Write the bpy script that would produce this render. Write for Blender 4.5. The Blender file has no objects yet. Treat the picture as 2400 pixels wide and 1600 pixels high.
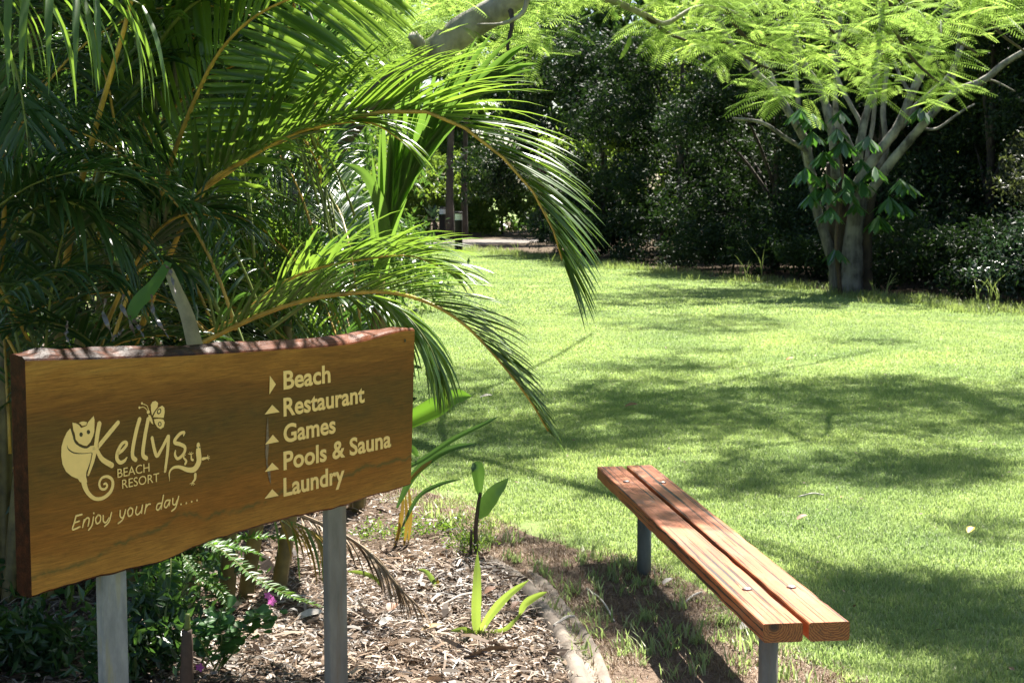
import bpy, math, random
import numpy as np
from mathutils import Vector, Matrix
from mathutils.geometry import tessellate_polygon
R = math.radians
rng = np.random.default_rng(7)
random.seed(7)
sc = bpy.context.scene
col = sc.collection

# ------------------------------------------------------------------ camera, sky, sun, exposure
F = 3700.0; CX, CY = 1200.0, 800.0; EYE = 1.70; HOR = 450.0
PITCH = math.atan((CY - HOR) / F)
cam = bpy.data.cameras.new('camera'); camo = bpy.data.objects.new('camera', cam); col.objects.link(camo)
camo.location = (0, 0, EYE); camo.rotation_euler = (math.pi/2 - PITCH, 0, 0)
cam.sensor_width = 36; cam.lens = F/2400*36; cam.clip_start = .05; cam.clip_end = 1000
cam.dof.use_dof = True; cam.dof.focus_distance = 5.4; cam.dof.aperture_fstop = 13
sc.camera = camo
SUN_EL, SUN_AZ = 57.0, 22.0
SD = np.array([math.sin(R(SUN_AZ))*math.cos(R(SUN_EL)), math.cos(R(SUN_AZ))*math.cos(R(SUN_EL)), math.sin(R(SUN_EL))])
w = bpy.data.worlds.new('World'); sc.world = w; w.use_nodes = True
nt = w.node_tree; bg = nt.nodes['Background']; sky = nt.nodes.new('ShaderNodeTexSky')
sky.sky_type = 'NISHITA'; sky.sun_disc = False; sky.sun_elevation = R(SUN_EL); sky.sun_rotation = R(SUN_AZ)
nt.links.new(sky.outputs[0], bg.inputs[0]); bg.inputs[1].default_value = .05
sl = bpy.data.lights.new('sun', 'SUN'); sl.energy = 5; sl.angle = R(.53); sl.color = (1, .95, .86)
so = bpy.data.objects.new('sun', sl); col.objects.link(so)
so.rotation_euler = Vector(SD).to_track_quat('Z', 'Y').to_euler()
sc.view_settings.view_transform = 'Standard'; sc.view_settings.look = 'None'
sc.view_settings.exposure = 2.1; sc.view_settings.gamma = 1
sc.render.engine = 'CYCLES'

# ------------------------------------------------------------------ pixel -> place
_fw = np.array([0, math.cos(PITCH), -math.sin(PITCH)]); _up = np.array([0, math.sin(PITCH), math.cos(PITCH)])
def ray(px, py): return np.array([(px-CX)/F, 0, 0]) + _up*(CY-py)/F + _fw
def at(px, py, d):
    v = ray(px, py); return np.array([0, 0, EYE]) + v*(d/v[1])
def gnd(px, py, z=0.):
    v = ray(px, py); return np.array([0, 0, EYE]) + v*((z-EYE)/v[2])
def proj(p):
    q = np.asarray(p, float) - np.array([0, 0, EYE]); f = q @ _fw
    return CX + F*q[..., 0]/f, CY - F*(q @ _up)/f

# ------------------------------------------------------------------ helpers
def tag(o, label=None, cat=None, group=None, kind=None):
    for k, v in (('label', label), ('category', cat), ('group', group), ('kind', kind)):
        if v: o[k] = v
    return o
def empty(name, loc, label, cat, group=None, rz=0):
    o = bpy.data.objects.new(name, None); col.objects.link(o); o.location = loc; o.rotation_euler.z = rz
    o.empty_display_size = .1
    return tag(o, label, cat, group)
def link(name, me, mats, parent=None, loc=None):
    for m in (mats if isinstance(mats, (list, tuple)) else [mats]): me.materials.append(m)
    o = bpy.data.objects.new(name, me); col.objects.link(o)
    if parent is not None:
        o.parent = parent
        o.matrix_parent_inverse = wm(parent).inverted()
    if loc is not None: o.location = loc
    return o
def wm(o):
    m = Matrix.LocRotScale(o.location, o.rotation_euler, o.scale)
    return (wm(o.parent) @ o.matrix_parent_inverse @ m) if o.parent else m
def mesh(name, V, Fc, smooth=False, mi=None):
    """V (n,3); Fc (m,k) array with equal k, or list of lists"""
    V = np.asarray(V, np.float32).reshape(-1, 3); me = bpy.data.meshes.new(name)
    if isinstance(Fc, np.ndarray):
        m, k = Fc.shape; idx = Fc.ravel().astype(np.int32); st = np.arange(m, dtype=np.int32)*k
    else:
        m = len(Fc); ln = [len(f) for f in Fc]; idx = np.array([i for f in Fc for i in f], np.int32)
        st = np.concatenate([[0], np.cumsum(ln)[:-1]]).astype(np.int32)
    me.vertices.add(len(V)); me.vertices.foreach_set('co', V.ravel())
    me.loops.add(len(idx)); me.loops.foreach_set('vertex_index', idx)
    me.polygons.add(m); me.polygons.foreach_set('loop_start', st)
    if mi is not None: me.polygons.foreach_set('material_index', np.asarray(mi, np.int32))
    me.polygons.foreach_set('use_smooth', np.full(m, smooth)); me.update(calc_edges=True); me.validate()
    return me
class MB:
    def __init__(s): s.V = []; s.F = []; s.M = []; s.n = 0
    def add(s, V, Fc, m=0):
        V = np.asarray(V, float).reshape(-1, 3); s.V.append(V)
        for f in Fc: s.F.append([int(i)+s.n for i in f]); s.M.append(m)
        s.n += len(V); return s
    def mesh(s, name, smooth=False): return mesh(name, np.concatenate(s.V), s.F, smooth, s.M)
def norm(a): a = np.asarray(a, float); return a/np.maximum(np.linalg.norm(a, axis=-1, keepdims=True), 1e-9)
def catmull(P, n=8):
    P = np.asarray(P, float)
    if len(P) < 3: return np.array([P[0]+(P[-1]-P[0])*t for t in np.linspace(0, 1, n+1)])
    Q = np.vstack([2*P[0]-P[1], P, 2*P[-1]-P[-2]]); out = []
    for i in range(1, len(Q)-2):
        for t in np.arange(n)/n:
            out.append(.5*((2*Q[i]) + (-Q[i-1]+Q[i+1])*t + (2*Q[i-1]-5*Q[i]+4*Q[i+1]-Q[i+2])*t*t + (-Q[i-1]+3*Q[i]-3*Q[i+1]+Q[i+2])*t**3))
    out.append(P[-1]); return np.array(out)
def tube(P, r, k=8, wob=0, seed=0, cap=True):
    P = np.asarray(P, float); r = np.broadcast_to(np.asarray(r, float), (len(P),))
    T = norm(np.gradient(P, axis=0)); ref = np.array([.12, -.9, .35]); g = np.random.default_rng(seed)
    A = norm(np.cross(T, ref)); B = np.cross(T, A); an = np.arange(k)/k*2*math.pi
    rr = r[:, None]*(1+wob*g.uniform(-1, 1, (len(P), k)))
    V = P[:, None] + rr[..., None]*(np.cos(an)[None, :, None]*A[:, None] + np.sin(an)[None, :, None]*B[:, None])
    Fc = [[i*k+j, i*k+(j+1) % k, (i+1)*k+(j+1) % k, (i+1)*k+j] for i in range(len(P)-1) for j in range(k)]
    if cap: Fc += [list(range(k))[::-1], [(len(P)-1)*k+j for j in range(k)]]
    return V.reshape(-1, 3), Fc
def lathe(prof, k=24):
    V = []; Fc = []
    for r, z in prof:
        for j in range(k): a = j/k*2*math.pi; V.append((r*math.cos(a), r*math.sin(a), z))
    for i in range(len(prof)-1):
        for j in range(k): Fc.append([i*k+j, i*k+(j+1) % k, (i+1)*k+(j+1) % k, (i+1)*k+j])
    Fc += [list(range(k))[::-1], [(len(prof)-1)*k+j for j in range(k)]]
    return V, Fc
def bake(tv, tf, pos, X, Y, Z, scl):
    """copies of a template (verts, faces array) placed in frames X,Y,Z"""
    tv = np.asarray(tv, float); tf = np.asarray(tf); n = len(pos); scl = np.broadcast_to(scl, (n,))[:, None, None]
    V = pos[:, None] + scl*(tv[None, :, 0:1]*X[:, None] + tv[None, :, 1:2]*Y[:, None] + tv[None, :, 2:3]*Z[:, None])
    Fc = tf[None] + (np.arange(n)*len(tv))[:, None, None]
    return V.reshape(-1, 3), Fc.reshape(-1, tf.shape[1])
def frames(D, up=None, roll=None):
    D = norm(D); up = rng.normal(size=D.shape) if up is None else np.broadcast_to(up, D.shape)
    Y = norm(np.cross(up, D)); Z = np.cross(D, Y)
    if roll is not None:
        c, s = np.cos(roll)[:, None], np.sin(roll)[:, None]; Y, Z = Y*c+Z*s, Z*c-Y*s
    return D, Y, Z

# ------------------------------------------------------------------ materials
def mat(name):
    m = bpy.data.materials.new(name); m.use_nodes = True; return m, m.node_tree, m.node_tree.nodes['Principled BSDF']
def nd(t, typ, **kw):
    n = t.nodes.new(typ)
    for k, v in kw.items():
        if k in n.bl_rna.properties.keys(): setattr(n, k, v)
        else: n.inputs[k.replace('_', ' ')].default_value = v
    return n
def ramp(t, src, stops, interp='LINEAR'):
    r = t.nodes.new('ShaderNodeValToRGB'); r.color_ramp.interpolation = interp; e = r.color_ramp.elements
    while len(e) < len(stops): e.new(.5)
    for x, (p, c) in zip(e, stops): x.position = p; x.color = (*c, 1)
    t.links.new(src, r.inputs[0]); return r.outputs[0]
def g3(v): return (v, v, v)
def mixc(t, f, a, b, mode='MIX'):
    m = t.nodes.new('ShaderNodeMix'); m.data_type = 'RGBA'; m.blend_type = mode
    for s, v in ((m.inputs[0], f), (m.inputs[6], a), (m.inputs[7], b)):
        if isinstance(v, (int, float)): s.default_value = v
        elif isinstance(v, tuple): s.default_value = (*v, 1)
        else: t.links.new(v, s)
    return m.outputs[2]
def coords(t, scale=(1, 1, 1), kind='Object', rot=(0, 0, 0)):
    c = t.nodes.new('ShaderNodeTexCoord'); m = t.nodes.new('ShaderNodeMapping')
    m.inputs['Scale'].default_value = scale; m.inputs['Rotation'].default_value = rot
    t.links.new(c.outputs[kind], m.inputs[0]); return m.outputs[0]
def world_pos(t, scale=(1, 1, 1)):
    c = t.nodes.new('ShaderNodeNewGeometry'); m = t.nodes.new('ShaderNodeMapping'); m.inputs['Scale'].default_value = scale
    t.links.new(c.outputs['Position'], m.inputs[0]); return m.outputs[0]
def noise(t, vec, scale, detail=4, rough=.55, dist=0):
    n = t.nodes.new('ShaderNodeTexNoise'); n.inputs['Scale'].default_value = scale; n.inputs['Detail'].default_value = detail
    n.inputs['Roughness'].default_value = rough; n.inputs['Distortion'].default_value = dist; t.links.new(vec, n.inputs[0]); return n.outputs[0]
def bump(t, p, h, strength=.3, dist=.01):
    b = t.nodes.new('ShaderNodeBump'); b.inputs['Strength'].default_value = strength; b.inputs['Distance'].default_value = dist
    t.links.new(h, b.inputs['Height']); t.links.new(b.outputs[0], p.inputs['Normal'])
def leafmat(name, cols, trans, tf=.4, rough=.38, spec=.5, dead=None, big=None):
    """cols: ramp over the random number of each leaf; trans: colour of the light let through"""
    m, t, p = mat(name); geo = t.nodes.new('ShaderNodeNewGeometry')
    c = ramp(t, geo.outputs['Random Per Island'], cols)
    n = noise(t, world_pos(t), 1.3 if big is None else big, 2)
    v = ramp(t, n, [(.3, (.72, .76, .8)), (.7, (1.15, 1.1, 1.0))])
    c = mixc(t, 1., c, v, 'MULTIPLY'); t.links.new(c, p.inputs['Base Color'])
    p.inputs['Roughness'].default_value = rough; p.inputs['Specular IOR Level'].default_value = spec
    tr = t.nodes.new('ShaderNodeBsdfTranslucent'); tc = mixc(t, 1., trans, v, 'MULTIPLY')
    if dead is not None:
        n2 = ramp(t, geo.outputs['Random Per Island'], [(dead, g3(0)), (dead+.001, g3(1))])
        tc = mixc(t, n2, tc, (.30, .16, .04)); t.links.new(mixc(t, n2, c, (.22, .13, .05)), p.inputs['Base Color'])
    t.links.new(tc, tr.inputs[0])
    mx = t.nodes.new('ShaderNodeMixShader'); mx.inputs[0].default_value = tf
    t.links.new(p.outputs[0], mx.inputs[1]); t.links.new(tr.outputs[0], mx.inputs[2])
    t.links.new(mx.outputs[0], t.nodes['Material Output'].inputs[0]); return m
def plain(name, c, rough=.6, var=.25, scale=20, metal=0, spec=.4, bmp=.0, vec_scale=(1, 1, 1)):
    m, t, p = mat(name); n = noise(t, coords(t, vec_scale), scale, 5, .6)
    t.links.new(mixc(t, 1., c, ramp(t, n, [(.3, g3(1-var)), (.7, g3(1+var))]), 'MULTIPLY'), p.inputs['Base Color'])
    p.inputs['Roughness'].default_value = rough; p.inputs['Metallic'].default_value = metal; p.inputs['Specular IOR Level'].default_value = spec
    if bmp: bump(t, p, n, bmp, .004)
    return m
M = {}
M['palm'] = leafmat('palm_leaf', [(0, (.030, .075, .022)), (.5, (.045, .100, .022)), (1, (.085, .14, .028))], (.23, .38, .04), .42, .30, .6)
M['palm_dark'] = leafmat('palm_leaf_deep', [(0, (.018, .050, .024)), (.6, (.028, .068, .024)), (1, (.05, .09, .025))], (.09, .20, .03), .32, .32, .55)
M['poinciana'] = leafmat('poinciana_leaf', [(0, (.10, .17, .035)), (.5, (.13, .20, .045)), (1, (.17, .24, .06))], (.40, .58, .12), .55, .55, .3)
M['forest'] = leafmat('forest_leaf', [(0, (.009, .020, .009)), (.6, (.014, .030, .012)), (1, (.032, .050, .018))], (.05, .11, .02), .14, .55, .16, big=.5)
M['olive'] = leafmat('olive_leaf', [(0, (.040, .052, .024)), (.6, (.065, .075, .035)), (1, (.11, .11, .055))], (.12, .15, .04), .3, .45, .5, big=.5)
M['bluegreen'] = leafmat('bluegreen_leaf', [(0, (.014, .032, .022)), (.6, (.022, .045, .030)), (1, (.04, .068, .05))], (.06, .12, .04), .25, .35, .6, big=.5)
M['mid'] = leafmat('midgreen_leaf', [(0, (.022, .055, .016)), (.6, (.035, .078, .02)), (1, (.06, .10, .03))], (.14, .28, .04), .35, .4, .4, big=.6)
M['bright'] = leafmat('sunny_leaf', [(0, (.05, .10, .02)), (.5, (.09, .15, .03)), (1, (.18, .20, .05))], (.28, .42, .05), .45, .45, .4, big=.6)
M['umbrella'] = leafmat('umbrella_leaf', [(0, (.04, .11, .035)), (1, (.06, .14, .04))], (.10, .26, .03), .3, .3, .5)
M['strap'] = leafmat('folded_frond_leaf', [(0, (.045, .09, .02)), (1, (.06, .11, .025))], (.17, .31, .04), .5, .35, .4)
M['broad'] = leafmat('broad_leaf', [(0, (.024, .062, .016)), (1, (.035, .08, .02))], (.08, .18, .025), .3, .32, .5)
M['lime'] = leafmat('seedling_leaf', [(0, (.11, .19, .03)), (1, (.17, .25, .05))], (.36, .50, .08), .45, .4, .4)
M['fern'] = leafmat('fern_leaf', [(0, (.04, .11, .02)), (1, (.08, .17, .03))], (.20, .42, .03), .42, .4, .4)
M['yellow'] = leafmat('yellow_leaf', [(0, (.18, .12, .03)), (.5, (.30, .21, .04)), (1, (.13, .06, .02))], (.30, .20, .03), .35, .5, .3)
M['dry'] = leafmat('dry_leaf', [(0, (.12, .075, .045)), (.5, (.22, .15, .09)), (1, (.33, .25, .17))], (.15, .09, .04), .15, .55, .3)
M['curl'] = leafmat('curled_dead_leaf', [(0, (.05, .04, .04)), (1, (.20, .17, .16))], (.08, .06, .05), .1, .3, .6)
M['grass'] = leafmat('grass_blade', [(0, (.13, .20, .055)), (.5, (.19, .27, .09)), (.8, (.29, .34, .16)), (1, (.48, .44, .28))], (.40, .54, .17), .42, .5, .35, big=.8)
M['grass_pale'] = leafmat('weed_blade', [(0, (.12, .19, .05)), (1, (.28, .27, .12))], (.3, .4, .1), .4, .5, .35)
M['rachis'] = plain('golden_rachis', (.42, .26, .045), .45, .5, 14, vec_scale=(1, 1, 1), spec=.5)
M['rachis_green'] = plain('green_rachis', (.14, .17, .04), .45, .3, 9)
M['cane'] = plain('cane_stem', (.13, .10, .03), .5, .5, 14)
M['pink'] = leafmat('pink_petal', [(0, (.55, .10, .45)), (1, (.65, .18, .55))], (.6, .15, .5), .35, .5, .3)
M['stem'] = plain('brown_stem', (.07, .045, .03), .6, .3, 30)
def bark(name, a, b, scale=9, z=.25):
    m, t, p = mat(name); v = coords(t, (1, 1, z)); n = noise(t, v, scale, 6, .65); n2 = noise(t, coords(t), 3, 3)
    c = ramp(t, n, [(.35, a), (.65, b)]); c = mixc(t, ramp(t, n2, [(.5, g3(0)), (.68, g3(.7))]), c, tuple(x*1.5 for x in b))
    t.links.new(c, p.inputs['Base Color']); p.inputs['Roughness'].default_value = .85; bump(t, p, n, .6, .03); return m
M['bark_grey'] = bark('grey_bark', (.13, .12, .095), (.30, .28, .23))
M['bark_pale'] = bark('pale_bark', (.045, .040, .030), (.25, .235, .185), 7, .5)
M['bark_dark'] = bark('dark_bark', (.022, .016, .012), (.07, .052, .038)); M['bark_lit_streak'] = bark('lit_streak_bark', (.025, .02, .016), (.15, .14, .125), 13, .12)  # pale streaks of the second bark paint light falling on the centre trunk

def lawn_mat():
    m, t, p = mat('lawn_ground'); v = world_pos(t); n = noise(t, v, .8, 3); f = noise(t, v, 45, 6, .7); n3 = noise(t, v, 9, 4, .6)
    c = ramp(t, f, [(.3, (.09, .13, .04)), (.5, (.17, .23, .07)), (.72, (.28, .32, .13))])
    c = mixc(t, ramp(t, n3, [(.55, g3(0)), (.75, g3(.55))]), c, (.20, .17, .08))
    t.links.new(mixc(t, 1., c, ramp(t, n, [(.3, (.85, .95, .8)), (.7, (1.1, 1.05, 1.15))]), 'MULTIPLY'), p.inputs['Base Color'])
    p.inputs['Roughness'].default_value = .9; p.inputs['Specular IOR Level'].default_value = .15; bump(t, p, f, .8, .03); return m
def soil_mat(name, a, b, c2, bs=.8):
    m, t, p = mat(name); v = world_pos(t); n = noise(t, v, 5, 6, .7); f = noise(t, v, 70, 6, .75, .6)
    c = ramp(t, f, [(.32, a), (.52, b), (.7, c2)]); c = mixc(t, 1., c, ramp(t, n, [(.3, g3(.7)), (.7, g3(1.2))]), 'MULTIPLY')
    t.links.new(c, p.inputs['Base Color']); p.inputs['Roughness'].default_value = .95; p.inputs['Specular IOR Level'].default_value = .1
    bump(t, p, f, bs, .02); return m
M['lawn'] = lawn_mat()
M['soil'] = soil_mat('bare_soil', (.09, .06, .042), (.19, .135, .10), (.32, .25, .19))
M['mulch'] = soil_mat('mulch_ground', (.05, .035, .025), (.15, .105, .075), (.33, .26, .20), 1)
M['path'] = soil_mat('path_surface', (.13, .115, .105), (.18, .16, .145), (.23, .21, .19), .2)  # colour lowered to stand in for tree shade over the path
M['litter'] = soil_mat('forest_litter', (.04, .03, .02), (.10, .075, .05), (.2, .15, .1))
M['chips'] = leafmat('mulch_chip', [(0, (.035, .024, .018)), (.35, (.11, .075, .052)), (.65, (.24, .165, .115)), (.88, (.40, .31, .235)), (1, (.24, .23, .23))], (.2, .13, .08), .05, .55, .4)
def concrete():
    m, t, p = mat('kerb_concrete'); v = world_pos(t); n = noise(t, v, 6, 5, .65); f = noise(t, v, 160, 3, .6)
    c = ramp(t, n, [(.3, (.12, .092, .07)), (.6, (.225, .185, .15))]); c = mixc(t, ramp(t, noise(t, v, 22, 4, .7), [(.56, g3(0)), (.72, g3(.7))]), c, (.10, .07, .05))
    t.links.new(c, p.inputs['Base Color']); p.inputs['Roughness'].default_value = .9; bump(t, p, f, .4, .004); return m
M['concrete'] = concrete()

# ------------------------------------------------------------------ ground
def poly_sheet(name, pts, z, m, kind='structure'):
    pts = [(float(p[0]), float(p[1]), z) for p in pts]; tri = tessellate_polygon([[Vector(p) for p in pts]])
    o = link(name, mesh(name, pts, [list(x) for x in tri]), m); o['kind'] = kind; return o
lawn_edge = [(-9, 60), (-4.5, 53)] + [tuple(gnd(*q)[:2]) for q in ((1088, 586), (1230, 600), (1400, 620), (1700, 654), (1990, 690), (2200, 714), (2400, 737))] + [(9.4, 17), (12, 10), (14, 2)]
le = catmull(np.array(lawn_edge), 5)
lawn = link('lawn', mesh('lawn', [(-400, -60, 0), (400, -60, 0), (400, 700, 0), (-400, 700, 0)], [[0, 1, 2, 3]]), M['lawn']); lawn['kind'] = 'structure'
poly_sheet('forest_floor', [tuple(p) for p in le] + [(60, 2), (60, 90), (-40, 90), (-9, 60)], .004, M['litter'])
poly_sheet('path', [(-7, 46.5), (-3.2, 47.5), (-1.9, 50.5), (.3, 52.5), (1.6, 55), (.5, 57.5), (-3, 56), (-9, 53)], .010, M['path'])
kpx = [(1010, 1215), (1070, 1254), (1124, 1292), (1185, 1338), (1229, 1382), (1263, 1430), (1297, 1477), (1331, 1535), (1352, 1600), (1362, 1660)]
kl = [gnd(x, y)[:2] for x, y in kpx]
kl = [kl[0]+(kl[0]-kl[1])*1.0+np.array([-.35, .5])] + kl
kl.append(kl[-1]+np.array([-.02, -.8])); kl = [kl[0]+np.array([-1.3, 1.6])] + kl
kc = catmull(np.array(kl), 8)
soil_out = [gnd(*p)[:2] for p in [(985, 1150), (1100, 1185), (1240, 1255), (1340, 1285), (1500, 1312), (1630, 1372), (1740, 1450), (1860, 1530), (2020, 1610), (2060, 1750)]]
poly_sheet('bare_soil_strip', list(kc[::-1][8:]) + [(-1.6, 9.6)] + list(soil_out) + [(1.3, 3.6), (kc[-1][0], 3.6)], .006, M['soil'])
poly_sheet('garden_bed', list(kc) + [(.2, 2.0), (-9, 2.0), (-9, 30), (-4.5, 30), (-2.6, 14)], .012, M['mulch'])
# double rounded kerb
T = norm(np.gradient(kc, axis=0)); Nn = np.stack([T[:, 1], -T[:, 0]], 1)
if Nn[-5, 0] < 0: Nn = -Nn
prof = [(-.035, -.03), (-.03, .02), (-.012, .045), (.012, .048), (.03, .036), (.042, .018), (.06, .014), (.075, .022), (.092, .036), (.112, .036), (.118, .020), (.125, -.03)]
V = []; Fc = []
for i in range(len(kc)):
    for a, z in prof:
        q = kc[i]+Nn[i]*a; V.append((q[0]+rng.normal()*.0015, q[1], z+rng.normal()*.0014-.07*np.interp(kc[i][1], [6.7, 7.7], [0, 1])-(.012 if a > .06 else 0)))
k = len(prof)
for i in range(len(kc)-1):
    for j in range(k-1): Fc.append([i*k+j, i*k+j+1, (i+1)*k+j+1, (i+1)*k+j])
ke = link('kerb', mesh('kerb', V, Fc, True), M['concrete']); ke['kind'] = 'structure'

# ------------------------------------------------------------------ sign
P0 = at(58.5, 839, 3.8); v = ray(3664, 450); U = norm(np.array([v[0], v[1], 0])); NB = np.array([U[1], -U[0], 0])
def board(px, py):
    v = ray(px, py); o = np.array([0, 0, EYE]); t = ((P0-o) @ NB)/(v @ NB); p = o+v*t
    return np.array([(p-P0) @ U, p[2]])
sign = empty('directory_sign', (float(P0[0]+U[0]*.75), float(P0[1]+U[1]*.75), 0), 'varnished live-edge timber direction board lettered in cream on two grey posts', 'sign')
BM = Matrix(((U[0], -NB[0], 0, P0[0]), (U[1], -NB[1], 0, P0[1]), (0, 0, 1, 0), (0, 0, 0, 1)))   # local x along, y back, z up
def blink(name, me, mats):
    for m in (mats if isinstance(mats, (list, tuple)) else [mats]): me.materials.append(m)
    o = bpy.data.objects.new(name, me); col.objects.link(o); o.parent = sign
    o.matrix_parent_inverse = wm(sign).inverted(); o.matrix_basis = BM; return o
top = np.array([board(*p) for p in [(58.5, 839), (130, 837), (217, 836), (304, 833), (390, 830), (500, 824), (587, 819), (673, 813), (760, 808), (825, 801), (869, 791), (912, 778.5), (950, 770), (972, 770)]])
bot = np.array([board(*p) for p in [(77, 1400), (108, 1388), (152, 1375), (217, 1357), (295, 1338), (368, 1321), (412, 1304), (455, 1286), (500, 1267), (587, 1240), (673, 1216), (760, 1197), (812, 1184), (868, 1164), (933, 1147), (963, 1137)]])
def board_mat():
    m, t, p = mat('varnished_face'); v = coords(t, (1.1, 1, 7)); n = noise(t, v, 2.2, 6, .6, .8); f = noise(t, coords(t, (3, 1, 60)), 4, 5, .65, .3); spk = noise(t, coords(t, (14, 1, 260)), 3, 2, .5)
    sx = t.nodes.new('ShaderNodeSeparateXYZ'); t.links.new(coords(t), sx.inputs[0])
    # distance from the heart of the slab, wandering along the grain
    def ma(op, a, b=0.): 
        q = t.nodes.new('ShaderNodeMath'); q.operation = op
        for s, x in ((q.inputs[0], a), (q.inputs[1], b)):
            if isinstance(x, (int, float)): s.default_value = x
            else: t.links.new(x, s)
        return q.outputs[0]
    h = ma('ADD', sx.outputs[2], ma('MULTIPLY', ma('SUBTRACT', n, .5), .22))
    c = ramp(t, ma('DIVIDE', ma('SUBTRACT', h, .70), .62), [(0, (.33, .15, .030)), (.12, (.26, .11, .020)), (.25, (.22, .078, .012)), (.42, (.135, .058, .010)), (.62, (.105, .050, .010)), (.75, (.155, .058, .010)), (.86, (.26, .108, .018)), (.93, (.33, .16, .033)), (1, (.15, .045, .008))])
    c = mixc(t, 1., c, ramp(t, f, [(.35, g3(.70)), (.65, g3(1.24))]), 'MULTIPLY')
    c = mixc(t, ramp(t, spk, [(.60, g3(0)), (.70, g3(.6))]), c, (.06, .03, .008))
    # wandering dark green sap line near the lower edge
    k1 = noise(t, coords(t, (1, 1, .1)), 3.2, 5, .6); line = ma('ABSOLUTE', ma('SUBTRACT', ma('SUBTRACT', sx.outputs[2], ma('MULTIPLY', sx.outputs[0], .06)), ma('ADD', .755, ma('MULTIPLY', ma('SUBTRACT', k1, .45), .16))))
    br = noise(t, coords(t, (9, 1, 14)), 2, 4, .7); c = mixc(t, ma('MULTIPLY', ramp(t, line, [(0, g3(.7)), (.010, g3(0))]), ramp(t, br, [(.35, g3(0.2)), (.55, g3(1))])), c, (.045, .055, .018))
    k2 = noise(t, coords(t, (1, 1, .1)), 2.1, 4, .6); l2 = ma('ABSOLUTE', ma('SUBTRACT', sx.outputs[2], ma('ADD', 1.02, ma('MULTIPLY', ma('SUBTRACT', k2, .5), .3))))
    c = mixc(t, ma('MULTIPLY', ramp(t, l2, [(0, g3(.5)), (.03, g3(0))]), ramp(t, br, [(.4, g3(0)), (.6, g3(1))])), c, (.04, .03, .01))
    t.links.new(c, p.inputs['Base Color']); p.inputs['Roughness'].default_value = .4; p.inputs['Specular IOR Level'].default_value = .18
    bump(t, p, f, .12, .002); return m
def edge_mat(name, a, b, c3, bs=.5, rough=.42, warm=None):
    m, t, p = mat(name); n = noise(t, coords(t, (2.2, 5, 5)), 5, 6, .65, .5); f = noise(t, coords(t, (12, 70, 70)), 2.4, 5, .7)
    c = ramp(t, n, [(.32, a), (.5, b), (.68, c3)]); c = mixc(t, 1., c, ramp(t, f, [(.3, g3(.6)), (.7, g3(1.25))]), 'MULTIPLY')
    if warm:
        sx = t.nodes.new('ShaderNodeSeparateXYZ'); t.links.new(coords(t), sx.inputs[0])
        c = mixc(t, ramp(t, sx.outputs[0], [(.62, g3(0)), (1., g3(.75))]), c, mixc(t, 1., warm, ramp(t, f, [(.3, g3(.5)), (.7, g3(1.3))]), 'MULTIPLY'))
    t.links.new(c, p.inputs['Base Color']); p.inputs['Roughness'].default_value = rough; p.inputs['Specular IOR Level'].default_value = .07
    p.inputs['Coat Weight'].default_value = .0; p.inputs['Coat Roughness'].default_value = .25; bump(t, p, f, bs, .003); return m
M['face'] = board_mat()
M['live'] = edge_mat('live_edge', (.008, .005, .005), (.030, .011, .006), (.115, .032, .010), warm=(.15, .042, .013))  # orange stripes and warmer right end paint dappled sun into the bark colour
M['end'] = edge_mat('dark_end', (.010, .003, .002), (.030, .008, .004), (.07, .018, .007), .3, .35)
ns = 90; TH = .055; V = []; Fc = []; mi = []
St, Sb = top[-1, 0], bot[-1, 0]; sb0 = bot[0, 0]
gn = np.random.default_rng(3)
def smooth_noise(n, amp, k, g): x = g.normal(size=n+2*k); return amp*np.convolve(x, np.hanning(2*k+1)/np.hanning(2*k+1).sum()*math.sqrt(k), 'same')[k:-k]
rows = []
bk = smooth_noise(ns+1, .0025, 5, gn); md = smooth_noise(ns+1, .003, 3, gn); md2 = smooth_noise(ns+1, .003, 3, gn); bb = smooth_noise(ns+1, .0012, 2, gn)
for i in range(ns+1):
    a = i/ns; zt = np.interp(a*St, top[:, 0], top[:, 1]); zb = np.interp(sb0+a*(Sb-sb0), bot[:, 0], bot[:, 1])+bb[i]
    xt, xb = a*St, a*Sb
    e = min(1, min(a, 1-a)*40+.25)
    lift = .020*np.interp(a, [0, .05, .8, .93, 1], [.4, 1, 1, .4, .1])
    pr = [(xt, 0, zt-.007), (xt, .003, zt-.002), (xt, .010, zt+.003+md[i]*.6*e), (xt, .022, zt+lift*.45+md[i]*e), (xt, .035, zt+lift*.75+md2[i]*e), (xt, .047, zt+lift+bk[i]*e), (xt, TH, zt+lift*.8+bk[i]*e),
          (xb, TH, zb+.012), (xb, TH-.012, zb+.001), (xb, .006, zb), (xb, 0, zb+.006)]
    rows.append(pr); V += pr
k = len(rows[0])
for i in range(ns):
    for j in range(k):
        a, b = i*k+j, i*k+(j+1) % k
        Fc.append([a, b, b+k, a+k]); mi.append(0 if j == k-1 else (1 if j < 6 or j in (7, 8, 9) else 2))
Fc += [list(range(k)), [ns*k+j for j in range(k)][::-1]]; mi += [2, 0]
bd = blink('board', mesh('board', V, Fc, False, mi), [M['face'], M['live'], M['end']])
mcream = plain('cream_vinyl', (.80, .53, .19), .5, .05, 30); mdark = plain('brown_ink', (.045, .030, .010), .5, .1, 20)
OFF = [0.]
def sheet(polys, name, m, parent=None, lift=None):
    """flat vinyl pieces; each polygon one layer above the last"""
    mb = MB()
    for pg in polys:
        OFF[0] += .000012; y = -(.0012+(OFF[0] if lift is None else lift))
        pts = [(float(a), y, float(b)) for a, b in pg]; tri = tessellate_polygon([[Vector((q[0], q[2], 0)) for q in pts]])
        mb.add(pts, [list(x) for x in tri])
    return blink(name, mb.mesh(name), m)
def LP(x, y): return board(130+x/4.6105, 920+y/4.6105)
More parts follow.
